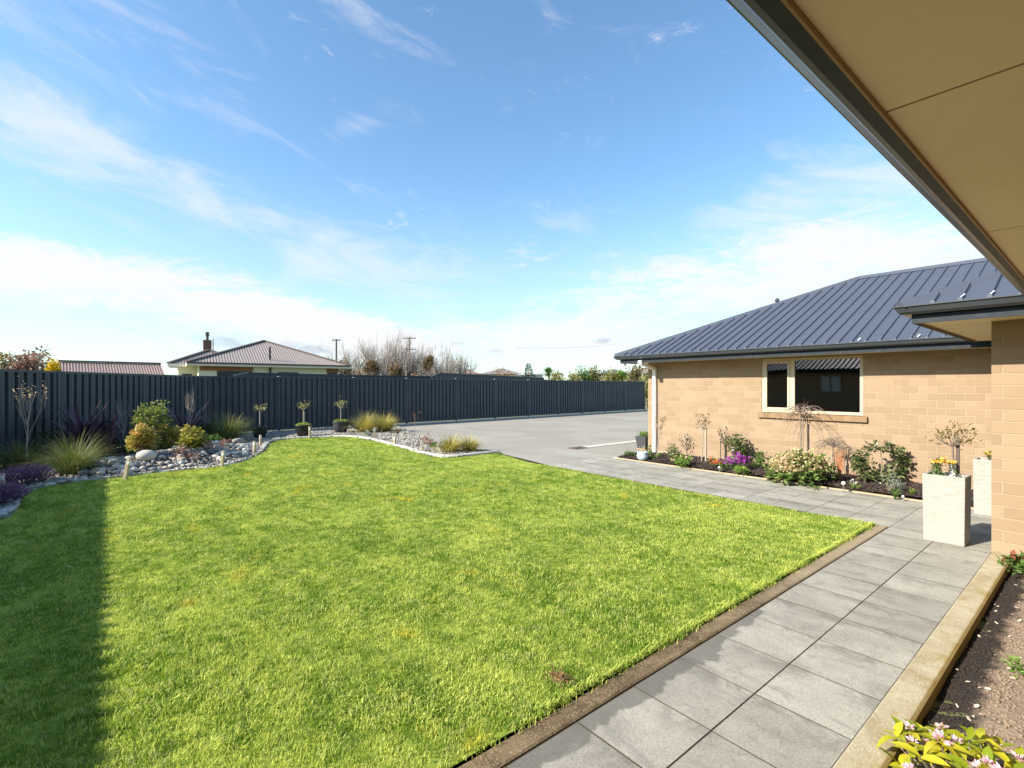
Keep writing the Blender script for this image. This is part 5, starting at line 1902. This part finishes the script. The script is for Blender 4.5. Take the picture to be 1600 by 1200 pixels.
for px, py, h, ln, lab in [
        (3, 771, .30, 0, 'timber post lamp at the left edge, between the two heathers'), (195, 745, .32, .07, 'leaning timber post lamp at the lawn edge beside the shadow line'),
        (346, 728, .31, .035, 'timber post lamp in front of the pink succulents'), (397, 709, .30, .01, 'timber post lamp where the edging curves in, lower one'),
        (407, 696, .29, .0, 'timber post lamp below the leftmost dark pot, upper of the curve'), (484, 685, .37, .0, 'timber post lamp in front of the middle dark pot'),
        (585, 687, .38, .0, 'timber post lamp below the joined golden tussocks'), (617, 695, .24, .0, 'short timber post lamp in the middle of the pale gravel'),
        (660, 705.5, .20, .0, 'short timber post lamp beside the small red shrub')]:
    lamp(px, py, h, (right * ln).xy, lab, random.Random(px).uniform(-.4, .4))


def potted(px, py, label, pot_mat, r, ph_, trunk, cr, ch, seed, moss=True, guard=False):
    p = gb_(px, py)
    t = thing('flower_pot', label[0], 'pot', p)
    b = MB(); b.lathe([(r * .55, 0), (r * .62, .01), (r * .9, ph_ * .6), (r, ph_ * .96), (r * 1.03, ph_), (r * .93, ph_), (r * .9, ph_ * .9)], 22); b.build('body', M[pot_mat], t, smooth=True)
    b = MB(); b.lathe([(.001, ph_ * .87), (r * .9, ph_ * .9)], 16); b.build('potting_soil', M['mulch'], t)
    if moss:
        rg = np.random.default_rng(seed + 50)
        q = np.sqrt(rg.uniform(0, 1, 260)) * r * .95; a = rg.uniform(0, 2 * PI, 260)
        P = np.stack([q * np.cos(a), q * np.sin(a), ph_ * .9 + .09 * (1 - (q / r) ** 2)], 1)
        b = MB(); leaves(b, rg, P, .05, .5, .8); b.build('moss', L['moss'], t)
    st = standard('standard_tree', label[1], p + Vector((0, 0, ph_ * .9)), trunk, cr, ch, L['sand_green'], seed, 'plant', 'standard trees in dark pots', (right.x * .03, right.y * .03, trunk * .9, 'greytwig') if guard else None, (0, 0), 90, .07, .016, 'greytwig')


potted(406, 684, ('black pot in deep shade, leftmost by the fence', 'leafy topped standard in the leftmost black pot'), 'black_pot', .23, .36, .52, .22, .18, 1, False)
potted(474, 682, ('black pot second from the left by the fence', 'leafy topped standard in the second black pot'), 'black_pot', .26, .38, .50, .17, .26, 2, True, True)
potted(532.5, 676, ('dark pot topped with green moss, rightmost by the fence', 'leafy topped standard in the mossy rightmost pot'), 'grey_pot', .27, .40, .46, .23, .34, 3, True)
t = thing('red_weed', 'tall thin red stemmed weed standing in front of the fence', 'plant', gb_(648, 681))
b = MB(); b.tube([(0, 0, 0), (.01, 0, .4), (0, 0, .72)], [.007, .006, .004], 4); b.build('stem', M['twig'], t)
b = MB(); rg = np.random.default_rng(4); P = np.stack([rg.normal(0, .09, 26), rg.normal(0, .09, 26), rg.uniform(.45, .75, 26)], 1); leaves(b, rg, P, .07, .3, .3); b.build('foliage', L['red'], t)

# ------------------------------------------------------------------ river stones and gravel
rng = np.random.default_rng(77)
stones = [stone_mesh(i, 2) for i in range(7)]
toned = {k: [stone_mesh(i + 20 * j, 2, mat=M['stone ' + k]) for i in range(5)] for j, k in enumerate(TONES)}


def stone(p, size, label, group=None, me=None, flat=1.0):
    o = put('river_stone', me or stones[int(rng.integers(0, 7))], None, p, (rng.uniform(-.2, .2), rng.uniform(-.2, .2), rng.uniform(0, 6)), (size, size, size * flat))
    return tag(o, label, 'stone', group)


p = gb_(230, 718); stone(p + Vector((0, 0, .09)), .36, 'largest pale rounded boulder at the foot of the orange shrub', None, toned['pale'][1])
p = gb_(131, 742); stone(p + Vector((0, 0, .05)), .20, 'dark blue grey boulder at the foot of the shaded tussock', None, toned['dark grey'][0])
p = gb_(151, 739); stone(p + Vector((0, 0, .05)), .21, 'brownish boulder right of the dark blue grey one', None, toned['tan'][0])
p = gb_(150, 731); stone(p + Vector((0, 0, .06)), .27, 'broad grey boulder above the brownish one')
p = gb_(300, 696); stone(p + Vector((0, 0, .09)), .30, 'big pale boulder below the yellow green shrub', None, toned['pale'][2])
p = gb_(373, 694); stone(p + Vector((0, 0, .08)), .30, 'large grey boulder below the straw tipped tussock')
p = gb_(358, 691); stone(p + Vector((0, 0, .08)), .28, 'grey boulder close left of the large one under the tussock')
p = gb_(90, 751); stone(p + Vector((0, 0, .02)), .26, 'flat grey stone lying by the shaded edging', None, None, .5)
GRP = 'river stones in the garden bed'
zones = [([(150, 742), (142, 722), (205, 716), (215, 742)], 40, .10, .17, 'in the shaded patch left of the orange shrub'),
         ([(215, 738), (210, 717), (290, 716), (300, 732)], 42, .06, .13, 'on the sunny gravel below the orange shrub'),
         ([(280, 722), (262, 704), (345, 694), (350, 722)], 56, .09, .18, 'in the middle of the stony bed'),
         ([(345, 722), (340, 700), (385, 696), (398, 708)], 72, .09, .17, 'heaped where the edging curves in')]
tk = list(TONES)
for poly, n, s0, s1, lab in zones:
    wp = [gb_(*q) for q in poly]
    pts = sample_poly([(q.x, q.y) for q in wp], n, rng)
    for x, y in pts:
        s_ = rng.uniform(s0, s1)
        tn = tk[int(rng.choice(4, p=[.28, .34, .18, .20]))]
        if poly_in(lawn_poly, np.array([[x, y]]))[0]: continue
        big = 'larger' if s_ > (s0 + s1) / 2 else 'smaller'
        stone(Vector((x, y, bed_h(x, y) + s_ * .18 + .03 * abs(mnoise.noise(Vector((x, y, 9)))))), s_, f'{big} {tn} river stone {lab}', GRP, toned[tn][int(rng.integers(0, 5))])
pebs = [proto('pebble_source', stone_mesh(100 + i, 1, .6, M['pebble'])) for i in range(4)]
npb = 17000
pp = sample_poly(bed_poly, npb, rng)
pp = pp[~poly_in(lawn_poly, pp)]
pts = np.array([(x, y, bed_h(x, y) + .006) for x, y in pp])
sc_ = rng.uniform(.03, .075, len(pts))
go_ = scatter('gravel', pts, rng.uniform(0, 6.28, len(pts)), sc_, pebs, tilt=rng.normal(0, .3, (len(pts), 2)))
go_['label'] = 'grey pea gravel and pebbles covering the bed'

# bark chips on the mulch and flecks on the soil
def chip_mesh(seed, mat):
    r = random.Random(seed)
    mb = MB(); mb.box(-.5, .5, -.22, .22, -.10, .10)
    mb.v = [(x * (1 + r.uniform(-.3, .3)), y * (1 + r.uniform(-.4, .4)), z_ + r.uniform(-.05, .05)) for x, y, z_ in mb.v]
    return mb.mesh('chip', mat)


chips = [proto('chip_source', chip_mesh(i, M['chip'])) for i in range(4)]
pp = rng.uniform((-6.98, BED_Y + .05), (-0.65, WALL_Y - .02), (7000, 2))
pts = np.array([(x, y, bedh(x, y) + .004) for x, y in pp])
scatter('bark_chips', pts, rng.uniform(0, 6.28, len(pts)), rng.uniform(.015, .05, len(pts)), chips, tilt=rng.normal(0, .5, (len(pts), 2)))
clods = [proto('clod_source', stone_mesh(200 + i, 1, .8, M['soil'])) for i in range(3)]
pp = rng.uniform((-0.59, 1.2), (0.3, 6.55), (9000, 2))
pts = np.array([(x, y, soilh(x, y) + .002) for x, y in pp])
scatter('soil_crumbs', pts, rng.uniform(0, 6.28, len(pts)), rng.uniform(.005, .022, len(pts)) , clods, tilt=rng.normal(0, .5, (len(pts), 2)))
pch = [proto('fleck_source', chip_mesh(40 + i, M['pale_chip'])) for i in range(3)]
pp = rng.uniform((-0.58, 1.5), (0.2, 6.5), (170, 2))
pts = np.array([(x, y, soilh(x, y) + .008) for x, y in pp])
scatter('wood_flecks', pts, rng.uniform(0, 6.28, len(pts)), rng.uniform(.008, .028, len(pts)), pch, tilt=rng.normal(0, .3, (len(pts), 2)))

# ------------------------------------------------------------------ grass
def tuft(seed, n=16, r=.045, h0=.005, h1=.014, w=.0034):
    rg = random.Random(seed)
    mb = MB()
    for k in range(n):
        a = rg.uniform(0, 2 * PI); q = r * math.sqrt(rg.random())
        x, y = math.cos(a) * q, math.sin(a) * q
        b = rg.uniform(0, 2 * PI)
        hh = rg.uniform(h0, h1)
        ln = hh * rg.uniform(.4, 1.9)
        dx_, dy_ = math.cos(b), math.sin(b)
        s_ = (-dy_ * w / 2, dx_ * w / 2)
        V = [(x - s_[0], y - s_[1], -.01), (x + s_[0], y + s_[1], -.01),
             (x + dx_ * ln * .4 - s_[0] * .8, y + dy_ * ln * .4 - s_[1] * .8, hh * .65), (x + dx_ * ln * .4 + s_[0] * .8, y + dy_ * ln * .4 + s_[1] * .8, hh * .65),
             (x + dx_ * ln, y + dy_ * ln, hh)]
        mb.add(V, [(0, 1, 3, 2), (2, 3, 4)])
    return proto('grass_tuft_source', mb.mesh('grass_tuft', M['blade']))


tufts = [tuft(i) for i in range(6)]
A_ = area(lawn_poly)
pp = sample_poly(lawn_poly, int(A_ * 1700), rng)
dcam = np.hypot(pp[:, 0], pp[:, 1])
keep = rng.uniform(0, 1, len(pp)) < np.clip(1.25 - dcam * 0.06, .45, 1)
pp = pp[keep]; dcam = dcam[keep]
pts = np.array([(x, y, lawn_h(x, y)) for x, y in pp])
hs = np.array([1.0 + .55 * mnoise.noise(Vector((x * 1.6, y * 1.6, 21))) + .35 * mnoise.noise(Vector((x * 6, y * 6, 22))) for x, y in pp])
scl = np.clip(hs, .55, 1.35) * rng.uniform(.75, 1.2, len(pp)) * np.clip(.85 + dcam * .03, .9, 1.25)
gr = scatter('lawn_grass', pts, rng.uniform(0, 6.28, len(pts)), scl, tufts, tilt=rng.normal(0, .16, (len(pts), 2)))
gr['label'] = 'mown yellow green lawn grass'

# ------------------------------------------------------------------ beyond the fence: neighbour's house
NA, NB = polar(-17.8, 28), polar(-11.4, 32.4)
U = (NB - NA).normalized(); Vv = Vector((-U.y, U.x, 0))
if Vv.dot(NA) < 0: Vv = -Vv
nh = thing('neighbour_house', 'cream neighbouring house with brown corrugated hip roof beyond the fence', 'house', NA, math.atan2(U.y, U.x))
Ln = (NB - NA).length
sgn = 1.0
NR = plain('brown roof steel', (0.33, 0.27, 0.235), 0.5, 0.06, 1.5)
CREAM = plain('cream render', (0.66, 0.64, 0.47), 0.85, 0.05, 2)
RUST = plain('rust stained panel', (0.27, 0.12, 0.055), 0.7, 0.15, 5)
GLS = plain('dark house glass', (0.03, 0.035, 0.04), 0.08, 0.05)
DKF = plain('dark joinery', (0.06, 0.05, 0.045), 0.5, 0.05)
ez2, oh = 2.93, 0.55
NRH = 1.72
dep = 9.0


def hip_roof(par, x0, x1, y0, y1, z0, rise, hips=(True, True), axis='y', ribs=.15):
    """corrugated hip roof; ridge along local Y (away from the viewer)"""
    w2 = (x1 - x0) / 2
    xm = (x0 + x1) / 2
    ya, yb = y0 + w2, max(y0 + w2 + .1, y1 - w2)
    a, b = (xm, ya, z0 + rise), (xm, yb, z0 + rise)
    mb = MB()
    mb.add([(x0, y0, z0), (x1, y0, z0), a], [(0, 1, 2)])
    mb.add([(x1, y0, z0), (x1, y1, z0), b, a], [(0, 1, 2, 3)])
    mb.add([(x1, y1, z0), (x0, y1, z0), b], [(0, 1, 2)])
    mb.add([(x0, y1, z0), (x0, y0, z0), a, b], [(0, 1, 2, 3)])
    n = int((x1 - x0) / ribs)
    for k in range(1, n):
        x = x0 + (x1 - x0) * k / n
        t_ = min(x - x0, x1 - x) - .03
        mb.bar((x, y0, z0 + .012), (x, y0 + t_, z0 + .012 + rise * t_ / w2), .055, .03)
    n = int((yb - y0) / ribs)
    for k in range(1, n):
        y = y0 + (yb - y0) * k / n
        t_ = min(w2, y - y0)
        mb.bar((x0, y, z0 + .012), (x0 + t_, y, z0 + .012 + rise * t_ / w2), .055, .03)
    ro = mb.build('roof', NR, par)
    cp = MB()
    for p_, q_ in (((x0, y0, z0), a), ((x1, y0, z0), a), (a, b)):
        cp.bar(Vector(p_) + Vector((0, 0, .05)), Vector(q_) + Vector((0, 0, .05)), .22, .07)
    cp.build('ridge_cap', plain('dark brown capping', (0.10, 0.07, 0.06), 0.5), ro)
    return ro


nroof = hip_roof(nh, -oh, Ln + oh, -oh, dep, ez2, NRH)
MB().box(0, Ln, 0, dep - .5, 0, ez2 - .03).build('wall', CREAM, nh)
MB().box(-oh, Ln + oh, -oh, dep, ez2 - .04, ez2 - .005).build('soffit', plain('cream soffit', (0.70, 0.66, 0.52), .8), nh)
fsc = MB(); fsc.box(-oh - .02, Ln + oh + .02, -oh - .03, -oh - .005, ez2 - .18, ez2 + .0); fsc.box(-oh - .04, -oh - .01, -oh, dep, ez2 - .18, ez2)
fsc.build('fascia', plain('cream fascia', (0.72, 0.66, 0.52), .7), nh)
MB().box(-oh - .05, Ln + oh + .05, -oh - .11, -oh - .032, ez2 - .06, ez2 + .03).build('gutter', plain('dark gutter', (0.09, 0.07, .065), .5), nh)
for x0, x1, zt in ((.05, 2.75, 1), (7.0, Ln - .03, 1)):
    MB().box(x0, x1, -.04, -.005, 2.50, ez2 - .19).build('timber_panel', RUST, nh)
for x0, x1 in ((.9, 2.7), (4.1, 5.3), (7.05, Ln - .1)):
    w3 = MB(); w3.box(x0, x1, -.05, -.006, 1.2, 2.49 if x0 != 4.1 else 2.47)
    w3o = w3.build('window', DKF, nh)
    k = max(2, int((x1 - x0) / .55))
    for j in range(k):
        MB().box(x0 + .05 + j * (x1 - x0 - .05) / k, x0 + (j + 1) * (x1 - x0 - .05) / k, -.056, -.0505, 1.25, (2.43 if x0 != 4.1 else 2.41)).build('pane', GLS, w3o)
MB().box(3.62, 3.74, -.12, -.03, 0, 2.75).build('downpipe', DKF, nh)
MB().box(3.64, 3.74, .1, .2, 3.0, 4.0).build('vent_pipe', DKF, nroof)
# left extension with its own hip
ext = MB(); ext.box(-.95, -.001, 2.6, dep - .6, 0, ez2 - .03); ext.build('side_wall', CREAM, nh)
hip_roof(nh, -1.45, 2.9, 2.05, dep + .5, ez2 - .005, 1.0)
MB().box(-1.42, -.56, 2.05, 2.6, ez2 - .05, ez2 - .01).build('soffit', plain('cream side soffit', (0.70, 0.66, 0.52), .8), nh)  # same cream colour as the main soffit
MB().box(-1.47, -.58, 2.02, 2.045, ez2 - .18, ez2).build('fascia', plain('cream fascia board', (0.72, 0.66, 0.52), .7), nh)
we = MB(); we.box(-.75, -.25, 2.55, 2.596, 1.4, 2.35); weo = we.build('window', DKF, nh)
MB().box(-.69, -.31, 2.545, 2.549, 1.46, 2.3).build('pane', GLS, weo)
ch = MB(); ch.box(.42, .88, 4.6, 5.06, 2.9, 4.62)
cho = ch.build('chimney', plain('brown chimney brick', (0.12, 0.07, 0.055), .85, .25, 9), nh)
cf = MB(); cf.lathe([(.08, 0), (.08, .28), (.13, .30), (.13, .34), (.07, .38), (.13, .44), (.13, .50), (.02, .55)], 12, (.65, 4.83, 4.62)); cf.build('flue', DKF, cho)
MB().tube([(.85, 2.6, 3.2), (.85, 2.6, 4.55)], .025, 5).build('aerial', DKF, nh)

# red roofed shed, left
SA, SB = off(92, 20.5), off(250, 22.84)
U2 = (SB - SA).normalized()
shd = thing('shed', 'low building with reddish corrugated roof behind the left fence', 'shed', SA, math.atan2(U2.y, U2.x))
Ls = (SB - SA).length
RR = plain('faded red roof steel', (0.44, 0.31, 0.255), 0.5, 0.12, 3)
q = MB()
q.add([(0, -2.2, 1.62), (Ls, -2.2, 1.62), (Ls, 0, 2.62), (0, 0, 2.62)], [(0, 1, 2, 3)])
q.add([(0, 0, 2.62), (Ls, 0, 2.62), (Ls, 2.2, 1.62), (0, 2.2, 1.62)], [(0, 1, 2, 3)])
n = int(Ls / .095)
for k in range(n + 1):
    q.bar((Ls * k / n, -2.2, 1.635), (Ls * k / n, -.02, 2.632), .042, .035)
ro = q.build('roof', RR, shd)
MB().box(-.02, Ls + .02, -.14, .14, 2.63, 2.69).build('ridge_cap', plain('brown ridge', (0.14, 0.08, .07), .6), ro)
MB().box(.1, Ls - .1, -2.0, 2.0, 0, 1.66).build('wall', CREAM, shd)

# second fences beyond
def far_fence(pts, label, h0):
    t = thing('steel_fence', label, 'fence', pts[0])
    for a, b in zip(pts[:-1], pts[1:]):
        o = MB(pts[0])
        d_ = (b - a); n = max(2, int(d_.length / .25)); tt = d_.normalized(); nn = Vector((-tt.y, tt.x, 0))
        V, F = [], []
        for k in range(n + 1):
            for h, w in ((0, 0), (.5, .035)):
                if k == n and h: continue
                u = (k + h) / n
                c = a.lerp(b, u) + nn * (w if h else -w)
                V += [(c.x, c.y, -.05), (c.x, c.y, a.z + (b.z - a.z) * u)]
        for i in range(len(V) // 2 - 1): F.append((2 * i, 2 * i + 2, 2 * i + 3, 2 * i + 1))
        o.add(V, F); o.build('panel', M['fence'], t)
        o = MB(pts[0]); o.bar(Vector((a.x, a.y, a.z)), Vector((b.x, b.y, b.z)), .08, .06); o.build('top_rail', M['fence'], t)


def zat(py, d): return EYE + (603.5 - py) / 770 * d
far_fence([off(366, 21, zat(587, 21)), off(388, 22, zat(582.6, 22)), off(520, 25, zat(586, 25)), off(685, 30, zat(588.5, 30))], 'dark steel fence showing in front of the cream house', 2)
far_fence([off(674, 27, zat(589, 27)), off(688, 27.5, zat(583.2, 27.5)), off(770, 33, zat(587, 33)), off(850, 40, zat(590.8, 40))], 'dark steel fence rising behind the middle of the long fence', 2)

# power poles and wire
def pole(px, d, ytop, label, arms, hw):
    zt = zat(ytop, d)
    t = thing('power_pole', label, 'power pole', off(px, d), HEAD, 'power poles beyond the houses')
    MB().tube([(0, 0, -.3), (0, 0, zt)], [.17, .12], 8).build('pole', plain('grey pole timber', (0.10, 0.095, .085), .9), t)
    for za in arms:
        b = MB(); b.box(-hw, hw, -.06, .06, zt - za - .07, zt - za + .07)
        a = b.build('crossarm', DKF, t)
        i_ = MB()
        for u in (-.9, -.4, .4, .9): i_.tube([(u * hw, 0, zt - za + .07), (u * hw, 0, zt - za + .3)], .05, 5)
        i_.build('insulators', M['steel'], a)


pole(525.5, 75, 530, 'power pole at the right end of the brown roof', [.15], .6)
pole(640, 78, 527, 'taller power pole among the bare trees', [.15, 1.9], .95)
pole(735, 110, 577, 'short distant power pole right of the bare trees', [.1], .6)
wr = MB(); A0, B0 = off(805, 78, zat(543, 78)), off(1110, 60, zat(514, 60))
wr.tube([A0.lerp(B0, k / 12) - Vector((0, 0, .9 * math.sin(PI * k / 12))) for k in range(13)], .011, 4)
tag(wr.build('power_line', DKF), 'thin power line sloping up to the slate roof', 'power line')

# bare trees, clipped brown trees
for i, (px, d, yt, sp, lab) in enumerate([
        (560, 46, 537, 2.6, 'bare deciduous tree next to the end of the brown roof'), (592, 47, 531, 2.2, 'bare deciduous tree behind the leftmost clipped brown tree'),
        (622, 46, 532, 2.0, 'bare deciduous tree left of the taller power pole'), (652, 48, 535, 2.0, 'bare deciduous tree right of the taller power pole'),
        (684, 46, 540, 2.4, 'bare deciduous tree behind the rightmost clipped brown tree'), (706, 49, 548, 2.6, 'bare deciduous tree with low spreading twigs at the right end of the row')]):
    bare_tree(lab, off(px, d), zat(yt, d) * 1.08, sp, 200 + i, group='bare trees beyond the fence', stems=15, lev=3, kids=(4, 5), r=.09, upk=.7, lean=1.7)
for i, (px, d, yt, rr, lab) in enumerate([(581, 37, 561, .50, 'clipped brown ball tree leftmost of three'), (617, 37, 569, .48, 'clipped brown ball tree, lowest and middle of three'), (671, 37, 560, .48, 'clipped brown ball tree rightmost of three')]):
    zt = zat(yt, d)
    leafy_tree('clipped_tree', lab, off(px, d), zt, rr, L['clipped'], 1600, .12, 300 + i, 'clipped brown trees beyond the fence', clumps=14, z0=zt - 1.1, trunk_r=.05)
for i, (px, d, yt, rr, m_, lab) in enumerate([
        (22, 24, 561, 1.1, 'olive', 'olive green shrub above the fence at the far left'), (50, 24, 560, 1.0, 'pinkish', 'dusty pink shrub above the fence at the left'),
        (66, 26, 557, .9, 'olive', 'olive shrub left of the yellow gorse'), (535, 36, 571, 1.0, 'olive', 'olive bush at the right end of the brown roofed house'),
        (640, 40, 583, 1.3, 'dry', 'low brown bush under the taller power pole'), (560, 40, 583.5, 1.1, 'dry', 'low brown bush under the bare trees'), (690, 40, 583.5, 1.3, 'dry', 'low brown bush at the right of the bare trees'),
        (787, 60, 579, 2.2, 'dry', 'brown bush in front of the distant grey roofs')]):
    leafy_tree('bush', lab, off(px, d), zat(yt, d), rr, L[m_], 2200, .17, 320 + i, None, 'bush', clumps=16, z0=.8)
leafy_tree('gorse_bush', 'bright yellow flowering gorse at the left end of the red roof', off(88, 19), zat(561, 19), .30, L['gorse'], 1100, .11, 340, None, 'bush', clumps=9, z0=1.4)
t_, tips = bare_tree('fine twigged tree behind the red roof', off(143, 40), zat(547, 40), 3.0, 350, stems=8, lev=3, kids=(3, 4), r=.06, upk=.2, lean=1.2, mat='twig')
t_, tips = bare_tree('smaller fine twigged tree at the right of the red roof', off(196, 40), zat(560, 40), 2.5, 351, stems=7, lev=3, kids=(3, 4), r=.05, upk=.2, lean=1.2, mat='twig')
t_, tips = bare_tree('low fine twigged tree left of the red roof', off(100, 42), zat(558, 42), 2.5, 352, stems=7, lev=3, kids=(3, 4), r=.05, upk=.2, lean=1.2, mat='twig')

# ------------------------------------------------------------------ far houses and shrubs at the right
def far_house(pxa, pxb, d, yr, ye, label, roofcol, wallcol=(0.55, 0.5, 0.42), hip=True):
    A_, B_ = off(pxa, d), off(pxb, d)
    t = thing('distant_house', label, 'house', A_, HEAD)
    l = (B_ - A_).length
    zr, ze = zat(yr, d), zat(ye, d)
    dpt = min(8.0, l * .8)
    i = min(dpt / 2, l / 2 - .1) if hip else 0.0
    r = MB()
    r.add([(-.4, -.4, ze), (l + .4, -.4, ze), (l + .4, dpt, ze), (-.4, dpt, ze), (i, dpt / 2, zr), (l - i, dpt / 2, zr)], [(0, 1, 5, 4), (1, 2, 5), (2, 3, 4, 5), (3, 0, 4)])
    ro = r.build('roof', plain('far roof tile', roofcol, .8, .2, 2), t)
    MB().bar((i, dpt / 2, zr + .03), (l - i, dpt / 2, zr + .03), .3, .1).build('ridge_cap', plain('far ridge', tuple(x * .7 for x in roofcol), .8), ro)
    MB().box(0, l, 0, dpt - .4, 0, ze - .02).build('wall', plain('far wall', wallcol, .9, .05), t)
    for k in range(2):
        x0 = l * (.2 + .45 * k)
        w = MB(); w.box(x0, x0 + 1.4, -.05, -.004, max(.6, ze - 1.5), ze - .5); wo = w.build('window', DKF, t)
        MB().box(x0 + .08, x0 + 1.32, -.056, -.0505, max(.68, ze - 1.42), ze - .58).build('pane', GLS, wo)


far_house(716, 748, 72, 578.5, 584, 'distant house with reddish brown roof right of the bare trees', (0.26, 0.17, 0.13))
far_house(752, 815, 75, 576, 584.5, 'distant house with long grey brown tiled roof', (0.22, 0.19, 0.175))
far_house(812, 848, 55, 584.5, 586, 'low flat roofed white building behind the dark far fence', (0.5, 0.5, 0.5), (0.72, 0.70, 0.66), False)
far_house(940, 985, 62, 577.5, 584.5, 'distant house with grey roof left of the eave corner', (0.17, 0.17, 0.18))
far_house(985, 1040, 58, 575, 584, 'distant house with brown roof just under the eave corner', (0.25, 0.20, 0.16))
# conifer
t = thing('conifer', 'small dark conifer beyond the long fence', 'tree', off(826, 55))
rg = np.random.default_rng(9); zt = zat(568.5, 55)
P, O = [], []
for k in range(900):
    u = rg.uniform(.25, 1); a = rg.uniform(0, 2 * PI); q = (1 - u) * 1.5 * rg.uniform(.3, 1.1) + .06
    P.append((math.cos(a) * q, math.sin(a) * q, zt * u)); O.append((math.cos(a), math.sin(a), .1))
b = MB(); leaves(b, rg, np.array(P), .22, .4, .2, np.array(O), .8); b.build('crown', L['conifer'], t)
MB().tube([(0, 0, -.2), (0, 0, zt * .9)], [.12, .03], 6).build('trunk', M['bark'], t)
# cabbage tree
t = thing('cabbage_tree', 'spiky headed cabbage tree beyond the fence near the white building', 'tree', off(857, 48))
zt = zat(583, 48)
b = MB(); rg = np.random.default_rng(19)
for k in range(150):
    v = Vector(rg.normal(0, 1, 3)).normalized(); v.z = v.z * .7 + .25
    e = v * .85; s_ = v.cross(Vector((0, 0, 1))).normalized() * .04
    b.add([Vector((0, 0, zt)) - s_, Vector((0, 0, zt)) + s_, Vector((0, 0, zt)) + e * .6 + s_, Vector((0, 0, zt)) + e * .6 - s_, Vector((0, 0, zt)) + e + Vector((0, 0, -.12))], [(0, 1, 2, 3), (3, 2, 4)], rg.uniform(0, 1))
b.build('crown', L['mid_green'], t)
MB().tube([(0, 0, -.2), (0.05, 0, zt)], [.12, .09], 6).build('trunk', M['bark'], t)
for i, (px, d, yt, rr, m_, lab) in enumerate([
        (872, 45, 586, .9, 'sand_green', 'low sandy green bush right of the cabbage tree'), (893, 45, 584, 1.0, 'sand_green', 'sandy green bush, second beyond the far fence end'),
        (915, 46, 577, 1.3, 'mid_green', 'taller green bush among the sandy ones'), (932, 46, 578, 1.1, 'olive', 'olive bush behind the far part of the fence'),
        (955, 44, 584, 1.1, 'sand_green', 'pale green bush in front of the grey roof'), (970, 44, 585, .9, 'fresh_green', 'bright green bush left of the eave corner'),
        (995, 42, 572, 1.25, 'olive', 'big olive shrub right behind the end of the fence'), (1010, 38, 590, .8, 'sand_green', 'pale bush in the gap between fence and house'),
        (1007, 46, 600, 1.0, 'mid_green', 'low green bush in the gap beside the house corner')]):
    leafy_tree('bush', lab, off(px, d), zat(yt, d), rr, L[m_], 2000, .22, 360 + i, None, 'bush', clumps=18, z0=.4)

# a scrape of bare earth in the lawn by the edging, and long grass leaning over the edging
p = site(873, 1066)
d_ = thing('soil_patch', 'small brown scrape of bare earth and dead grass in the lawn', 'soil patch', (p.x, p.y, lawn_h(p.x, p.y)))
mb = MB(); rg = np.random.default_rng(8)
for k in range(60):
    a, q = rg.uniform(0, 2 * PI), math.sqrt(rg.uniform(0, 1))
    c = Vector((math.cos(a) * q * .05, math.sin(a) * q * .03, .012 + .02 * (1 - q)))
    r_ = rg.uniform(.004, .011)
    mb.add([c + Vector((r_, 0, 0)), c + Vector((-r_ * .6, r_, 0)), c + Vector((-r_ * .6, -r_, 0)), c + Vector((0, 0, r_))], [(0, 1, 3), (1, 2, 3), (2, 0, 3)], rg.uniform(0, 1))
mb.build('crumbs', L['dry'], d_)
mb = MB()
leaves(mb, rg, np.stack([rg.normal(0, .05, 70), rg.normal(0, .035, 70), rg.uniform(.01, .03, 70)], 1), .04, .15, .4); mb.build('dead_grass', L['dry'], d_)
mb = MB()
for k in range(1500):
    y = rg.uniform(1.6, 6.8)
    x = EDG_L - .012 - abs(rg.normal(0, .02))
    ln = rg.uniform(.03, .075) * (1.6 if rg.uniform() > .93 else 1)
    a = rg.normal(0, .7)
    e = Vector((math.cos(a) * ln * .8, math.sin(a) * ln, 0))
    b0 = Vector((x, y, lawn_h(x, y)))
    w_ = Vector((-math.sin(a), math.cos(a), 0)) * .0022
    mb.add([b0 - w_, b0 + w_, b0 + e * .5 + Vector((0, 0, ln * .45)) + w_, b0 + e * .5 + Vector((0, 0, ln * .45)) - w_, b0 + e + Vector((0, 0, ln * .25))], [(0, 1, 2, 3), (3, 2, 4)], .5)
tag(mb.build('edge_grass', M['blade']), kind='stuff')
